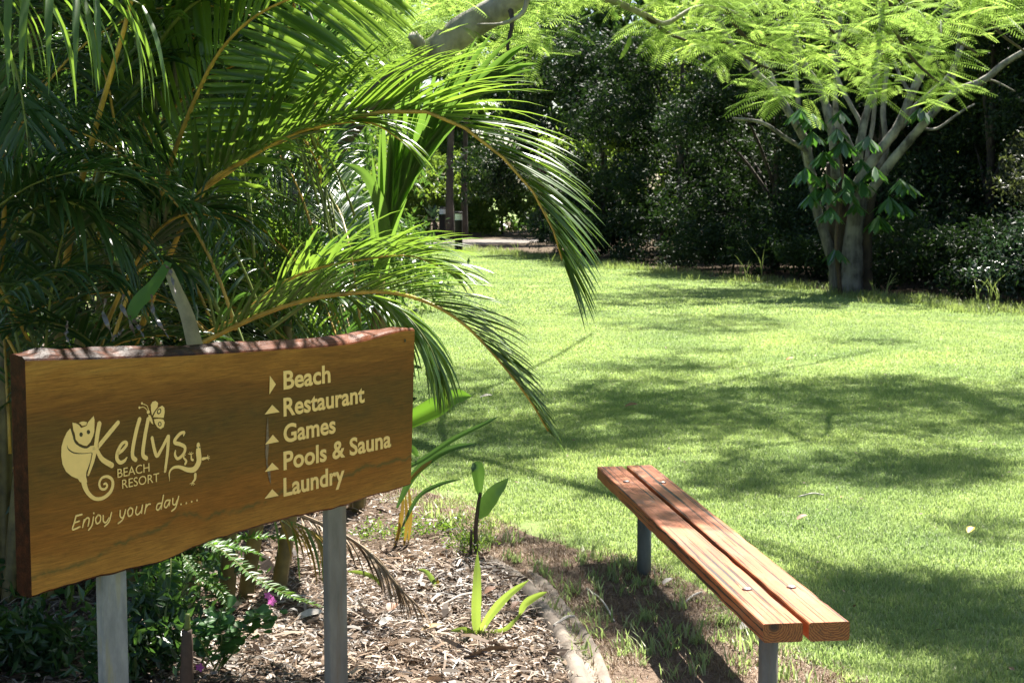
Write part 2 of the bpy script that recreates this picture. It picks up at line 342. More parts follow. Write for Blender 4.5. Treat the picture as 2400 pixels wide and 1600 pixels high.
def ribbon(pts, wd, conv=LP, close=False, n=6):
    """stroke with round ends through points; width given in zoomed pixels, taken along the board at that place"""
    P = catmull(np.array([conv(*p) for p in pts]), n)
    sc_ = np.linalg.norm(conv(pts[0][0], pts[0][1]+100)-conv(*pts[0]))/100 if conv is LP else 1.
    wv = np.interp(np.linspace(0, 1, len(P)), np.linspace(0, 1, len(wd)), wd)*sc_*.5 if hasattr(wd, '__len__') else np.full(len(P), wd*sc_*.5)
    T = norm(np.gradient(P, axis=0)); N = np.stack([-T[:, 1], T[:, 0]], 1)
    L = P+N*wv[:, None]; Rr = P-N*wv[:, None]; poly = []
    for q in L: poly.append(q)
    for a in np.linspace(math.pi/2, -math.pi/2, 7)[1:-1]: poly.append(P[-1]+wv[-1]*(math.cos(a)*T[-1]+math.sin(a)*N[-1]))
    for q in Rr[::-1]: poly.append(q)
    for a in np.linspace(-math.pi/2, -3*math.pi/2, 7)[1:-1]: poly.append(P[0]+wv[0]*(math.cos(a)*T[0]+math.sin(a)*N[0]))
    return P, L, Rr, poly
def strokes(lst, name, m):
    mb = MB()
    for pts, wd in lst:
        OFF[0] += .000012; y = -(.0012+OFF[0]); P, L, Rr, poly = ribbon(pts, wd); n = len(P); V = [(q[0], y, q[1]) for q in L]+[(q[0], y, q[1]) for q in Rr]
        mb.add(V, [[i, i+1, n+i+1, n+i] for i in range(n-1)])
        for a, b, s in ((poly[n-1:n+7], 0, 0), (poly[2*n+5:]+[poly[0]] if False else poly[-6:]+[poly[0]], 0, 0)):
            mb.add([(q[0], y, q[1]) for q in a], [list(range(len(a)))])
    return blink(name, mb.mesh(name), m)
def ell(cx, cy, rx, ry, rot=0, n=20):
    return [LP(cx+rx*math.cos(a)*math.cos(rot)-ry*math.sin(a)*math.sin(rot), cy+rx*math.cos(a)*math.sin(rot)+ry*math.sin(a)*math.cos(rot)) for a in np.arange(n)/n*2*math.pi]
def pg(pts, n=4):
    P = np.array(pts+[pts[0]], float); return [LP(*q) for q in P[:-1]]
sheet([pg([(155, 385), (120, 425), (85, 500), (62, 580), (58, 680), (72, 770), (110, 850), (170, 900), (240, 930), (262, 965), (340, 965), (327, 900), (335, 850), (372, 740), (388, 655), (420, 640), (427, 600), (405, 570), (370, 575), (330, 592), (270, 585), (215, 552), (188, 497), (182, 440), (172, 412)])], 'possum_body', mcream)
strokes([([(300, 925), (312, 1000), (345, 1075), (400, 1130), (455, 1146), (520, 1130), (585, 1075), (616, 1000), (606, 935), (555, 903), (498, 920), (470, 975), (485, 1030), (528, 1040), (555, 1008), (540, 978), (520, 985)], [78, 66, 50, 42, 40, 42, 44, 42, 36, 32, 28, 30, 28, 28, 28, 24, 22])], 'possum_tail', mcream)
strokes([([(120, 568), (140, 612), (200, 648), (300, 655), (385, 645)], [3, 14, 14, 8, 5]), ([(400, 590), (420, 592)], 4), ([(400, 612), (422, 612)], 4)], 'possum_arm_line', mdark)
strokes([([(470, 335), (452, 430), (428, 600), (398, 740), (350, 885)], [60, 58, 54, 46, 26]), ([(672, 322), (590, 420), (455, 585)], [50, 54, 50]), ([(445, 620), (500, 715), (605, 782)], [44, 56, 62]),
         ([(675, 655), (722, 618), (765, 560), (752, 530), (708, 558), (668, 640), (660, 710), (694, 752), (740, 735), (768, 698)], [34, 38, 38, 34, 40, 48, 46, 44, 38, 16]),
         ([(905, 285), (872, 400), (832, 600), (832, 690), (862, 722)], 50), ([(998, 285), (966, 450), (942, 620), (946, 680), (978, 706)], 50),
         ([(1040, 488), (1062, 600), (1092, 680), (1140, 610), (1212, 470)], [42, 44, 44, 40, 40]), ([(1218, 472), (1206, 650), (1180, 845)], [44, 42, 36]),
         ([(1380, 462), (1388, 428), (1345, 440), (1292, 500), (1288, 538), (1345, 556), (1393, 585), (1390, 640), (1352, 690), (1312, 710), (1288, 670), (1292, 625)], [14, 30, 38, 42, 44, 42, 40, 38, 36, 34, 32, 20])], 'name_lettering', mcream)
strokes([([(388, 560), (386, 700), (358, 790), (332, 862), (334, 905)], 7)], 'possum_outline', mdark)
strokes([([(168, 398), (192, 470), (212, 532), (270, 578), (336, 592), (385, 548), (412, 470), (420, 400)], [16, 20, 20, 16, 14, 10, 6, 4])], 'possum_outline', mdark)
sheet([pg([(178, 322), (215, 328), (250, 348), (272, 378), (310, 366), (335, 352), (345, 320), (380, 280), (408, 250), (418, 290), (416, 420), (402, 470), (375, 530), (335, 573), (300, 568), (250, 545), (215, 505), (205, 440), (188, 400)]),
       pg([(248, 325), (272, 312), (300, 308), (335, 316), (331, 345), (290, 358), (276, 350), (268, 338)])], 'possum_head', mcream)
sheet([ell(273, 450, 19, 24), ell(352, 423, 19, 24)], 'possum_eyes', mdark)
sheet([pg([(362, 600), (385, 572), (412, 568), (425, 585), (428, 605), (422, 632), (400, 645), (365, 640)])], 'possum_paw', mcream)
strokes([([(398, 592), (424, 592)], 4), ([(396, 612), (426, 610)], 4)], 'possum_claw_line', mdark)
for nm, pgn in (('wing', pg([(1040, 245), (1028, 190), (1025, 130), (1045, 95), (1080, 88), (1105, 110), (1098, 155), (1065, 200)])), ('wing', pg([(1050, 262), (1075, 205), (1112, 158), (1150, 138), (1172, 160), (1176, 210), (1165, 270), (1110, 268)])), ('wing', pg([(1060, 285), (1110, 280), (1160, 287), (1176, 320), (1165, 370), (1130, 392), (1095, 370), (1070, 330)])),
                ('butterfly_body', pg([(998, 235), (1022, 243), (1042, 290), (1052, 342), (1030, 325), (1005, 285)])), ('butterfly_head', ell(998, 207, 17, 20)), ('feeler_tip', ell(930, 114, 11, 13)), ('feeler_tip', ell(903, 160, 11, 13))): sheet([pgn], nm, mcream)
strokes([([(1000, 185), (985, 140), (935, 118)], 8), ([(985, 185), (950, 155), (905, 160)], 8)], 'butterfly_feeler', mcream)
for q_ in ((1115, 200, 22, 34, .4), (1122, 337, 20, 25, 0)): sheet([ell(*q_)], 'wing_spot', mdark); sheet([ell(q_[0], q_[1], q_[2]*.53, q_[3]*.58, q_[4])], 'spot_centre', mcream)
toes = []
for (x, y, dx, dy) in ((1632, 700, 1, -.1), (1460, 668, -.1, -1), (1378, 690, -.2, -1), (1475, 968, -.1, 1)):
    b = math.atan2(dy, dx)
    for k_ in (-1.1, -.4, .3, 1.0): toes.append(([(x, y), (x+30*math.cos(b+k_), y+30*math.sin(b+k_))], 8))
strokes([([(1538, 560), (1540, 640), (1545, 740), (1500, 820), (1430, 832), (1330, 800), (1262, 812), (1226, 865), (1228, 952)], [48, 76, 74, 66, 52, 34, 26, 20, 4]), ([(1588, 712), (1632, 702)], [34, 18]), ([(1480, 725), (1465, 715), (1462, 672)], [26, 24, 16]),
         ([(1396, 768), (1408, 738), (1380, 700)], [26, 30, 20]), ([(1506, 882), (1502, 930), (1476, 966)], [40, 32, 18])]+toes, 'gecko_emblem', mcream)
sheet([ell(1523, 592, 7, 9), ell(1552, 588, 7, 9)], 'gecko_eyes', mdark)
strokes([([(280, 1312), (218, 1328)], 20), ([(216, 1328), (198, 1400), (180, 1475), (258, 1446)], 20), ([(200, 1402), (252, 1384)], 18), ([(304, 1368), (287, 1450)], 18), ([(295, 1410), (325, 1358), (352, 1350), (358, 1375), (346, 1436)], 18), ([(405, 1340), (388, 1430), (352, 1480)], 18), ([(408, 1297), (409, 1301)], 20),
         ([(455, 1315), (428, 1360), (440, 1410), (475, 1390), (482, 1335), (455, 1315)], 18), ([(510, 1325), (512, 1385), (540, 1398), (572, 1350)], 18), ([(600, 1292), (572, 1390), (525, 1440)], 18),
         ([(693, 1270), (695, 1335), (722, 1345), (745, 1300)], 18), ([(752, 1262), (722, 1362), (672, 1408)], 18), ([(800, 1238), (775, 1280), (786, 1330), (820, 1312), (828, 1258), (800, 1238)], 18), ([(872, 1230), (860, 1290), (880, 1315), (918, 1275), (934, 1212)], 18), ([(934, 1212), (924, 1298)], 16),
         ([(975, 1205), (957, 1300)], 18), ([(965, 1245), (995, 1205), (1018, 1200)], 18), ([(1140, 1190), (1098, 1200), (1085, 1250), (1108, 1262), (1145, 1200)], 18), ([(1160, 1106), (1136, 1252)], 18), ([(1232, 1158), (1190, 1165), (1170, 1218), (1192, 1236), (1228, 1175)], 18), ([(1232, 1156), (1222, 1216)], 16),
         ([(1262, 1140), (1262, 1196), (1288, 1205), (1308, 1160)], 18), ([(1325, 1118), (1294, 1232), (1250, 1275)], 18)]+[([(x, y), (x+1, y)], 22) for x, y in ((1350, 1203), (1407, 1190), (1465, 1174), (1523, 1160))], 'slogan_lettering', mcream)
def text(body, x0, yb0, x1, yb1, cap_px, name='lettering', off=.012, m=mcream, depth=.0012):
    """lettering between two baseline pixels, cap height in pixels at the first"""
    a = board(x0, yb0); b = board(x1, yb1); ch = board(x0, yb0-cap_px)[1]-a[1]
    c = bpy.data.curves.new('t', 'FONT'); c.body = body; c.size = 1; c.offset = off; c.resolution_u = 4
    o = bpy.data.objects.new('t', c); col.objects.link(o); bpy.context.view_layer.update()
    me = bpy.data.meshes.new_from_object(o.evaluated_get(bpy.context.evaluated_depsgraph_get())); bpy.data.objects.remove(o)
    co = np.empty(len(me.vertices)*3, np.float32); me.vertices.foreach_get('co', co); co = co.reshape(-1, 3)
    x_min, x_max = co[:, 0].min(), co[:, 0].max(); s = ch/(.695+2*off); kx = (b[0]-a[0])/(x_max-x_min)
    new = np.stack([a[0]+(co[:, 0]-x_min)*kx, np.full(len(co), -depth), a[1]+(b[1]-a[1])*(co[:, 0]-x_min)/(x_max-x_min)+(co[:, 1]+off)*s], 1)
    me.vertices.foreach_set('co', new.astype(np.float32).ravel()); me.update(); me.materials.clear(); me.name = name
    return blink(name, me, m)
for body, x1, y0 in (('Beach', 774, 913), ('Restaurant', 854, 976), ('Games', 786, 1038), ('Pools & Sauna', 916, 1101.6), ('Laundry', 807, 1163.5)):
    z0 = board(664, y0)[1]; lo, hi = 700., y0    # pixel row of the level baseline at x1
    for _ in range(40):
        mid = (lo+hi)/2
        if board(x1, mid)[1] > z0: lo = mid
        else: hi = mid
    text(body, 664, y0, x1, lo, 44.5, off=.026)
text('BEACH', 273, 1119, 348, 1104, 21, off=.0, depth=.004); text('RESORT', 284, 1144, 371, 1127, 21, off=.0, depth=.004)
for tri in ([(631, 879.6), (645.3, 900), (630, 923.8)], [(618.8, 970.7), (636.6, 948), (654, 965)], [(619.7, 1041), (638, 1018), (652.6, 1034.4)], [(619, 1105), (636.6, 1083.4), (652.6, 1098.6)], [(618.4, 1168), (636.6, 1145.4), (651.8, 1160.6)]):
    sheet([[board(*q) for q in tri]], 'arrow', mcream)
mres = plain('glue_residue', (.15, .10, .06), .7, .5, 90)
sheet([[board(*q) for q in [(627, 975), (630, 1035), (626, 1085), (633, 1105), (634, 1135), (630, 1125), (624, 1095), (621, 1060), (624, 1000)]]], 'glue_residue', mres, lift=.0002)
hole = board(948, 798); hb, hf = lathe([(.006, 0), (.006, .002)], 12)
sheet([[hole+.0055*np.array([math.cos(a), math.sin(a)]) for a in np.arange(12)/12*6.283]], 'screw_hole', mdark)
def galv(name, a, b, c3, tint=None):
    m, t, p = mat(name); n = noise(t, coords(t, (1, 1, .35)), 16, 6, .65); n2 = noise(t, coords(t, (1, 1, .12)), 34, 4, .6)
    c = ramp(t, n, [(.3, a), (.52, b), (.72, c3)])
    if tint: c = mixc(t, ramp(t, n2, [(.5, g3(0)), (.65, g3(.75))]), c, tint)
    t.links.new(c, p.inputs['Base Color']); p.inputs['Roughness'].default_value = .6; p.inputs['Metallic'].default_value = .0; bump(t, p, n2, .15, .002); return m
M['galv'] = galv('galvanised_steel', (.09, .10, .11), (.17, .18, .19), (.28, .29, .30), (.22, .20, .10))
M['galv2'] = galv('weathered_steel', (.11, .105, .092), (.16, .15, .135), (.22, .205, .18), (.15, .11, .075))
def box(cx, cy, z0, z1, hx, hy, bev=.004):
    r = [(-hx+bev, -hy), (hx-bev, -hy), (hx, -hy+bev), (hx, hy-bev), (hx-bev, hy), (-hx+bev, hy), (-hx, hy-bev), (-hx, -hy+bev)]
    V = [(cx+a, cy+b, z) for z in (z0, z1) for a, b in r]; n = 8
    return V, [[i, (i+1) % n, (i+1) % n+n, i+n] for i in range(n)]+[list(range(n))[::-1], list(range(n, 2*n))]
def board_at(px_, py_, back):
    v = ray(px_, py_); o = np.array([0, 0, EYE]); q0 = P0-NB*back; t = ((q0-o) @ NB)/(v @ NB); return (o+v*t-P0) @ U
for (xl, xr, yy, mm) in ((240, 299, 1400, 'galv'), (770, 813, 1230, 'galv2')):
    sl_, sr = board_at(xl, yy, .008), board_at(xr, yy, .008); w_ = (sr-sl_)/2
    V, Fc = box((sl_+sr)/2, .008+.013, -.3, 1.0, w_, .013, .003)
    zt = np.interp((sl_+sr)/2, bot[:, 0], bot[:, 1])+.004; V = [(a, b, zt if c == 1.0 else c) for a, b, c in V]
    blink('post', mesh('post', V, Fc), M[mm])

# ------------------------------------------------------------------ bench
SH = .42
def sg(px, py): return gnd(px, py, SH)
nl, nr = sg(1789, 1458), sg(1989, 1458); fl, fr = sg(1394, 1091), sg(1536, 1092)
Db = norm((fl+fr)/2-(nl+nr)/2); Wb = np.array([Db[1], -Db[0], 0]); bl = np.linalg.norm((fl+fr)/2-(nl+nr)/2)
bw = ((nr-nl) @ Wb + (fr-fl) @ Wb)/2; bo = (nl+nr)/2
bench = empty('park_bench', (float(bo[0]+Db[0]*bl/2), float(bo[1]+Db[1]*bl/2), 0), 'backless bench of two reddish weathered planks on round steel legs', 'bench')
def wood_mat():
    m, t, p = mat('weathered_red_timber'); g = noise(t, coords(t, (38, .9, 38)), 1.6, 6, .62, .5); g2 = noise(t, coords(t, (60, .55, 60)), 1.3, 3, .5, .4); b = noise(t, coords(t, (4, 1.2, 4)), 2, 4, .6)
    c = ramp(t, b, [(.25, (.22, .058, .020)), (.5, (.33, .098, .031)), (.75, (.43, .155, .055))])
    c = mixc(t, 1., c, ramp(t, g, [(.3, g3(.68)), (.62, g3(1.12))]), 'MULTIPLY')
    cr = ramp(t, g2, [(.385, g3(1)), (.405, g3(0))]); c = mixc(t, ramp(t, noise(t, coords(t, (7, 2.2, 7)), 2.3, 5, .7), [(.52, g3(0)), (.72, g3(.55))]), c, (.16, .115, .09)); c = mixc(t, cr, c, (.018, .010, .007))
    t.links.new(c, p.inputs['Base Color']); p.inputs['Roughness'].default_value = .62; p.inputs['Specular IOR Level'].default_value = .35
    inv = nd(t, 'ShaderNodeMath', operation='SUBTRACT'); inv.inputs[0].default_value = 1; t.links.new(cr, inv.inputs[1])
    ad = nd(t, 'ShaderNodeMath', operation='ADD'); t.links.new(inv.outputs[0], ad.inputs[0]); t.links.new(g, ad.inputs[1])
    bump(t, p, ad.outputs[0], .7, .004); return m
def endgrain(cx, cz):
    m, t, p = mat('plank_end_grain'); v = coords(t); mp = v.node; mp.inputs['Location'].default_value = (-cx, 0, -cz)
    wv = t.nodes.new('ShaderNodeTexWave'); wv.wave_type = 'RINGS'; wv.rings_direction = 'Y'; wv.inputs['Scale'].default_value = 42; wv.inputs['Distortion'].default_value = 5; wv.inputs['Detail Scale'].default_value = 2
    t.links.new(v, wv.inputs[0]); ln = nd(t, 'ShaderNodeVectorMath', operation='LENGTH'); t.links.new(v, ln.inputs[0])
    c = ramp(t, wv.outputs[1], [(.2, (.15, .045, .015)), (.6, (.30, .11, .035))]); c = mixc(t, ramp(t, ln.outputs[1], [(.010, g3(.95)), (.022, g3(0))]), c, (.03, .018, .012))
    c = mixc(t, ramp(t, noise(t, coords(t), 55, 5, .7), [(.55, g3(0)), (.7, g3(.8))]), c, (.05, .03, .02))
    t.links.new(c, p.inputs['Base Color']); p.inputs['Roughness'].default_value = .7; bump(t, p, wv.outputs[1], .4, .003); return m
M['plank'] = wood_mat()
PT = .058; pw = (bw-.018)/2
def bpt(a, l, z): q = bo+Wb*a+Db*l; return (q[0], q[1], z)
BB = Matrix(((Wb[0], Db[0], 0, bo[0]), (Wb[1], Db[1], 0, bo[1]), (0, 0, 1, 0), (0, 0, 0, 1)))
def benchlink(name, me, mats, parent=bench):
    for m in (mats if isinstance(mats, (list, tuple)) else [mats]): me.materials.append(m)
    o = bpy.data.objects.new(name, me); col.objects.link(o); o.parent = parent
    o.matrix_parent_inverse = wm(parent).inverted(); o.matrix_basis = BB; return o
for i, (x0, cxx, cz) in enumerate(((-bw/2, .035, SH-.008), (-bw/2+pw+.018, pw*.6, SH+.02))):
    g = np.random.default_rng(20+i); n = 70; V = []; Fc = []; mi = []
    e1 = smooth_noise(n+1, .0010, 2, g); e2 = smooth_noise(n+1, .0010, 2, g); e3 = smooth_noise(n+1, .0008, 3, g)
    l0, l1 = (0, bl) if i == 0 else (-.004, bl+.012)
    cc = .006
    for k_ in range(n+1):
        l = l0+(l1-l0)*k_/n; a, b = x0+e1[k_], x0+pw+e2[k_]
        chip = .010*math.exp(-((l-.25)/.04)**2) if i == 1 else .006*math.exp(-((l-bl*.78)/.03)**2)
        V += [(a, l, SH-cc+e3[k_]), (a+cc*.3, l, SH-cc*.3), (a+cc, l, SH), (b-cc-chip, l, SH), (b-cc*.3-chip*.5, l, SH-cc*.3), (b, l, SH-cc-chip*.3), (b, l, SH-PT+cc), (b-cc, l, SH-PT), (a+cc, l, SH-PT), (a, l, SH-PT+cc)]
    k = 10
    for q in range(n):
        for j in range(k): Fc.append([q*k+j, q*k+(j+1) % k, (q+1)*k+(j+1) % k, (q+1)*k+j]); mi.append(0)
    Fc += [list(range(k)), [n*k+j for j in range(k)][::-1]]; mi += [1, 1]
    pl = benchlink('plank', mesh('plank', V, Fc, False, mi), [M['plank'], endgrain(x0+cxx, cz)])
M['bolt'] = plain('bolt_steel', (.30, .22, .19), .45, .3, 60, .5)
def lpos(px, py):
    q = sg(px, py)-bo; return float(q @ Wb), float(q @ Db)
for px, py in ((1468, 1129), (1553, 1131), (1751, 1381), (1855, 1376)):
    a, l = lpos(px, py); V, Fc = lathe([(.0165, 0), (.0165, .003), (.012, .006), (.006, .0075)], 14)
    benchlink('bolt', mesh('bolt', [(x+a, y+l, z+SH) for x, y, z in V], Fc, True), M['bolt'])
M['leg_shaded'] = galv('shaded_steel', (.05, .06, .055), (.08, .09, .085), (.13, .14, .13), (.10, .11, .10))  # far leg's steel, its shade put into a darker, greener colour
for px, py, hh in ((1511, 1129, 0), (1803, 1379, 1)):
    a, l = lpos(px, py); V, Fc = lathe([(.0315, -.25), (.0315, SH-PT-.006)], 24)
    benchlink('leg', mesh('leg', [(x+a, y+l, z) for x, y, z in V], Fc, True), M['galv2'] if hh else M['leg_shaded'])
    V, Fc = box(a, l, SH-PT-.006, SH-PT-.0005, bw*.42, .022, .004); benchlink('bracket', mesh('bracket', V, Fc), M['galv2'])

# ------------------------------------------------------------------ bollard lights
M['black'] = plain('black_metal', (.008, .007, .007), .5, .2, 8, spec=.2); M['lens'] = plain('frosted_lens', (.62, .64, .66), .3, .1, 10)
bol = []
for i, (px, py, h, lab) in enumerate(((1075, 589, 1.14, 'black bollard light with pale band standing alone at lawn corner'), (1037, 566, 1.18, 'black bollard light beside the path, in front of grey palm trunk'))):
    q = gnd(px, py); b = empty('bollard_light', tuple(q), lab, 'bollard', 'bollard lights by the path')
    r = .115
    for nm, pr, mm in (('body', [(r, 0), (r, h-.24)], 'black'), ('lens', [(r*.93, h-.24), (r*.93, h-.065)], 'lens'), ('cap', [(r*1.03, h-.065), (r*1.05, h-.02), (r*.9, h)], 'black')):
        V, Fc = lathe(pr, 24); o = link(nm, mesh(nm, V, Fc, False), M[mm]); o.parent = b
    for k_ in range(3):
        V, Fc = lathe([(r*.97, h-.205+k_*.045), (r*.97, h-.199+k_*.045)], 24); o = link('louvre', mesh('louvre', V, Fc), M['black']); o.parent = b

BUSHES = []
# ------------------------------------------------------------------ palm fronds
def frond_arrays(P, L, n, t0=.1, ang=(58, 28), vee=35, droop=.5, width=.030, out=None, seg=6, side=(1, 1), prof=None, seed=0, jit=.10, tipdroop=0):
    """P: rachis polyline (m,3). returns leaflet vertex grid (2n, seg+1, 3 across, 3)"""
    g = np.random.default_rng(seed); P = np.asarray(P, float); d = np.r_[0, np.cumsum(np.linalg.norm(np.diff(P, axis=0), axis=1))]; d /= d[-1]
    ts = t0+(1-t0)*np.linspace(0, 1, n)**.95; rows = []
    for sgn in (1, -1):
        if not side[0 if sgn > 0 else 1]: continue
        t = np.clip(ts+g.normal(size=n)*.3/n, 0, 1); B = np.stack([np.interp(t, d, P[:, k]) for k in range(3)], 1)
        e = .02; T = norm(np.stack([np.interp(np.minimum(t+e, 1), d, P[:, k])-np.interp(np.maximum(t-e, 0), d, P[:, k]) for k in range(3)], 1))
        o_ = np.array([0, 0, 1.]) if out is None else np.asarray(out, float)
        S = norm(np.cross(T, o_)); N = norm(np.cross(S, T))
        a = np.radians(ang[0]+(ang[1]-ang[0])*t+g.normal(size=n)*50*jit)[:, None]; v = np.radians(vee+g.normal(size=n)*90*jit)[:, None]
        D = np.cos(a)*T+np.sin(a)*(sgn*np.cos(v)*S+np.sin(v)*N)
        rel = (t-t0)/(1-t0); ln = L*(np.interp(rel, [0, .12, .4, .75, 1], [.62, .85, 1., .80, .42]) if prof is None else np.interp(rel, prof[0], prof[1]))*(1+g.normal(size=n)*jit*.6)
        pts = np.empty((n, seg+1, 3)); pts[:, 0] = B; dr = D.copy(); dk = droop*(1+g.normal(size=n)*jit*2.2)[:, None]
        for k in range(seg):
            pts[:, k+1] = pts[:, k]+dr*(ln/seg)[:, None]; dr = norm(dr+np.array([0, 0, -1.])*dk*(.4+k*.42)/seg)
        TT = norm(np.gradient(pts, axis=1)); NR = np.repeat(N[:, None], seg+1, 1)+g.normal(size=(n, 1, 3))*2.2*jit
        W = norm(np.cross(TT, NR)); NN = np.cross(W, TT)
        wp = np.interp(np.linspace(0, 1, seg+1), [0, .08, .35, .8, 1], [.35, .75, 1, .55, .03])[None, :, None]*(width*(.55+.45*ln/L)/2)[:, None, None]
        rows.append(np.stack([pts-W*wp+NN*wp*.35, pts, pts+W*wp+NN*wp*.35], 2))
    return np.concatenate(rows)
def strip_mesh(A, name):
    n, s, c, _ = A.shape; base = (np.arange(n)*s*c)[:, None, None]; i = np.arange(s-1)[None, :, None]; j = np.arange(c-1)[None, None, :]
    a = base+i*c+j; Fc = np.stack([a, a+1, a+c+1, a+c], -1).reshape(-1, 4); return mesh(name, A.reshape(-1, 3), Fc, True)
def add_frond(palm, P, L, n, r0=.012, hero=False, m='palm', rm='rachis', label=None, **kw):
    P = catmull(np.array(P), 8) if len(P) < 12 else np.asarray(P)
    V, Fc = tube(P, np.linspace(r0, r0*.22, len(P)), 6, .04, 1)
    fo = link('frond', mesh('frond', V, Fc, True), M[rm], palm)
    if label: fo['label'] = label
    A = frond_arrays(P, L, n, **kw)
    if hero:
        for q in range(len(A)): link('leaflet', strip_mesh(A[q:q+1], 'leaflet'), M[m], fo)
    else:
        o = link('leaflets', strip_mesh(A, 'leaflets'), M[m], fo); o['kind'] = 'stuff'
    return fo
def px(pts): return [at(*p) for p in pts]
def arch(B, az, el, L, bend, n=16, curl=1.4):
    """arching frond spine from a base: azimuth, start elevation, length, how far it bends over (degrees)"""
    p = np.array(B, float); out = [p.copy()]
    for i in range(n):
        e = R(el-bend*((i+.5)/n)**curl); p = p+L/n*np.array([math.cos(e)*math.sin(R(az)), math.cos(e)*math.cos(R(az)), math.sin(e)]); out.append(p.copy())
    return out
def palm(loc, label, canes=5, h=1.4, seed=0):
    g = np.random.default_rng(seed); e = empty('golden_cane_palm', (*loc, 0), label, 'palm', 'golden cane palms behind the sign')
    for i in range(canes):
        a = g.uniform(0, 6.28); r = g.uniform(.05, .32); b = np.array([loc[0]+r*math.cos(a), loc[1]+r*math.sin(a), -.05]); t = b+np.array([math.cos(a)*.18, math.sin(a)*.18, h*g.uniform(.6, 1.1)])
        V, Fc = tube(catmull(np.array([b, (b+t)/2+[0, 0, .05], t]), 6), np.linspace(.035, .022, 13), 8, .05, i)
        link('cane', mesh('cane', V, Fc, True), M['cane'], e)
    return e
pa = palm((-1.25, 6.5), 'golden cane palm close behind the board, two long fronds arching right over the lawn', 6, 1.1, 1)
OUTC = (0, 0, 1)
add_frond(pa, px([(300, 850, 6.6), (385, 620, 6.5), (480, 440, 6.35), (620, 345, 6.2), (780, 285, 6.05), (900, 262, 5.95), (1000, 262, 5.85), (1090, 300, 5.8), (1180, 370, 5.75), (1250, 450, 5.7), (1297, 540, 5.68), (1318, 610, 5.66)]),
          1.0*.50, 74, .014, True, 'palm', 'rachis', 'sunlit frond arching highest over the lawn', t0=.30, ang=(48, 14), vee=58, droop=.34, width=.026, seg=7, seed=3, jit=.05, prof=([0, .2, .5, .8, 1], [.7, 1.1, 1.1, .85, .55]))
add_frond(pa, px([(300, 900, 5.9), (470, 806, 5.8), (600, 742, 5.7), (720, 702, 5.62), (830, 686, 5.55), (920, 686, 5.5), (1010, 712, 5.45), (1090, 762, 5.4), (1170, 845, 5.36), (1240, 935, 5.33), (1285, 1010, 5.32)]),
          .37, 72, .012, True, 'palm', 'rachis', 'low frond arching over the board and drooping to the grass', t0=.22, ang=(46, 16), vee=38, droop=.36, width=.019, seg=7, seed=5, jit=.05, prof=([0, .2, .55, .8, 1], [.7, 1., 1.0, .62, .3]))
add_frond(pa, px([(380, 640, 6.4), (470, 450, 6.2), (600, 360, 6.05), (700, 310, 6.0), (800, 288, 5.95), (880, 292, 5.92), (960, 345, 5.9)]), .34, 36, .011, False, 'palm', 'rachis', t0=.4, ang=(45, 15), vee=5, droop=.5, width=.02, seed=6)
add_frond(pa, px([(620, 780, 6.2), (740, 700, 6.1), (850, 690, 6.0), (940, 730, 5.95), (1000, 800, 5.9), (1030, 870, 5.88)]), .42, 34, .009, False, 'palm', 'rachis_green', t0=.3, ang=(40, 15), vee=-25, droop=1.3, width=.019, seed=7)
F5 = (px([(335, 600, 6.6), (395, 400, 6.5), (450, 250, 6.4), (510, 130, 6.3), (590, 45, 6.2), (700, -10, 6.1), (860, -60, 6.0)]), .70, 54, .013, True, 'palm', 'rachis', 'tall frond with a comb of long leaflets spread to the right')
add_frond(pa, px([(470, 790, 6.3), (560, 740, 6.3), (660, 665, 6.3), (740, 630, 6.2), (840, 610, 6.1), (960, 600, 6.0), (1060, 640, 5.9)]), .40, 40, .009, False, 'palm', 'rachis', t0=.3, ang=(45, 20), vee=35, droop=.5, width=.021, seed=9)
pb = palm((-2.1, 6.3), 'golden cane palm at the left behind the dark board end with orange leaf stalks', 7, 1.3, 2)
add_frond(pb, *F5, t0=.15, ang=(62, 42), vee=-8, droop=.22, width=.030, seg=7, seed=8, side=(1, 1), out=(-.3, -1, .35), jit=.045)
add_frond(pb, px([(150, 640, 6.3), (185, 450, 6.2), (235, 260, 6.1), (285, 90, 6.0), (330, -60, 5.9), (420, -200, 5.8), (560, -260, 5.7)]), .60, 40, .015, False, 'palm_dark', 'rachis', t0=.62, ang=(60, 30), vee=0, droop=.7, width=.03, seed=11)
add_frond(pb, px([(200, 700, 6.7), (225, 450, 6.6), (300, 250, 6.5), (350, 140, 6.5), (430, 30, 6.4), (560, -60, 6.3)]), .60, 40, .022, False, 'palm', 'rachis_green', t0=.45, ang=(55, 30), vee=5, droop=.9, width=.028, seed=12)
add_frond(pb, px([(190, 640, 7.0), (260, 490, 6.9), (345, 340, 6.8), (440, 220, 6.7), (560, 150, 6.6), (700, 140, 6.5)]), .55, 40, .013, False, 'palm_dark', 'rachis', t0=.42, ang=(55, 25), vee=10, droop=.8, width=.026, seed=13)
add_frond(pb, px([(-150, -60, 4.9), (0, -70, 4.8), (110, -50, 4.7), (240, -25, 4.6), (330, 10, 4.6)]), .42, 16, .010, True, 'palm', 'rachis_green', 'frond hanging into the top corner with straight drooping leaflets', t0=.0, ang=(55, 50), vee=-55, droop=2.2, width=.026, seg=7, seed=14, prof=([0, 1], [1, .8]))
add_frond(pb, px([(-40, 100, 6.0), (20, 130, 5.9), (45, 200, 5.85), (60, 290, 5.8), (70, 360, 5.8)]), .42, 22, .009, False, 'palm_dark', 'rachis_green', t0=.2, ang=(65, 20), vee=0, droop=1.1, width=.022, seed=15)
add_frond(pb, px([(0, 640, 6.5), (10, 500, 6.4), (0, 330, 6.3), (-60, 150, 6.2)]), .5, 26, .014, False, 'palm_dark', 'rachis', t0=.7, vee=10, droop=.8, width=.024, seed=16)
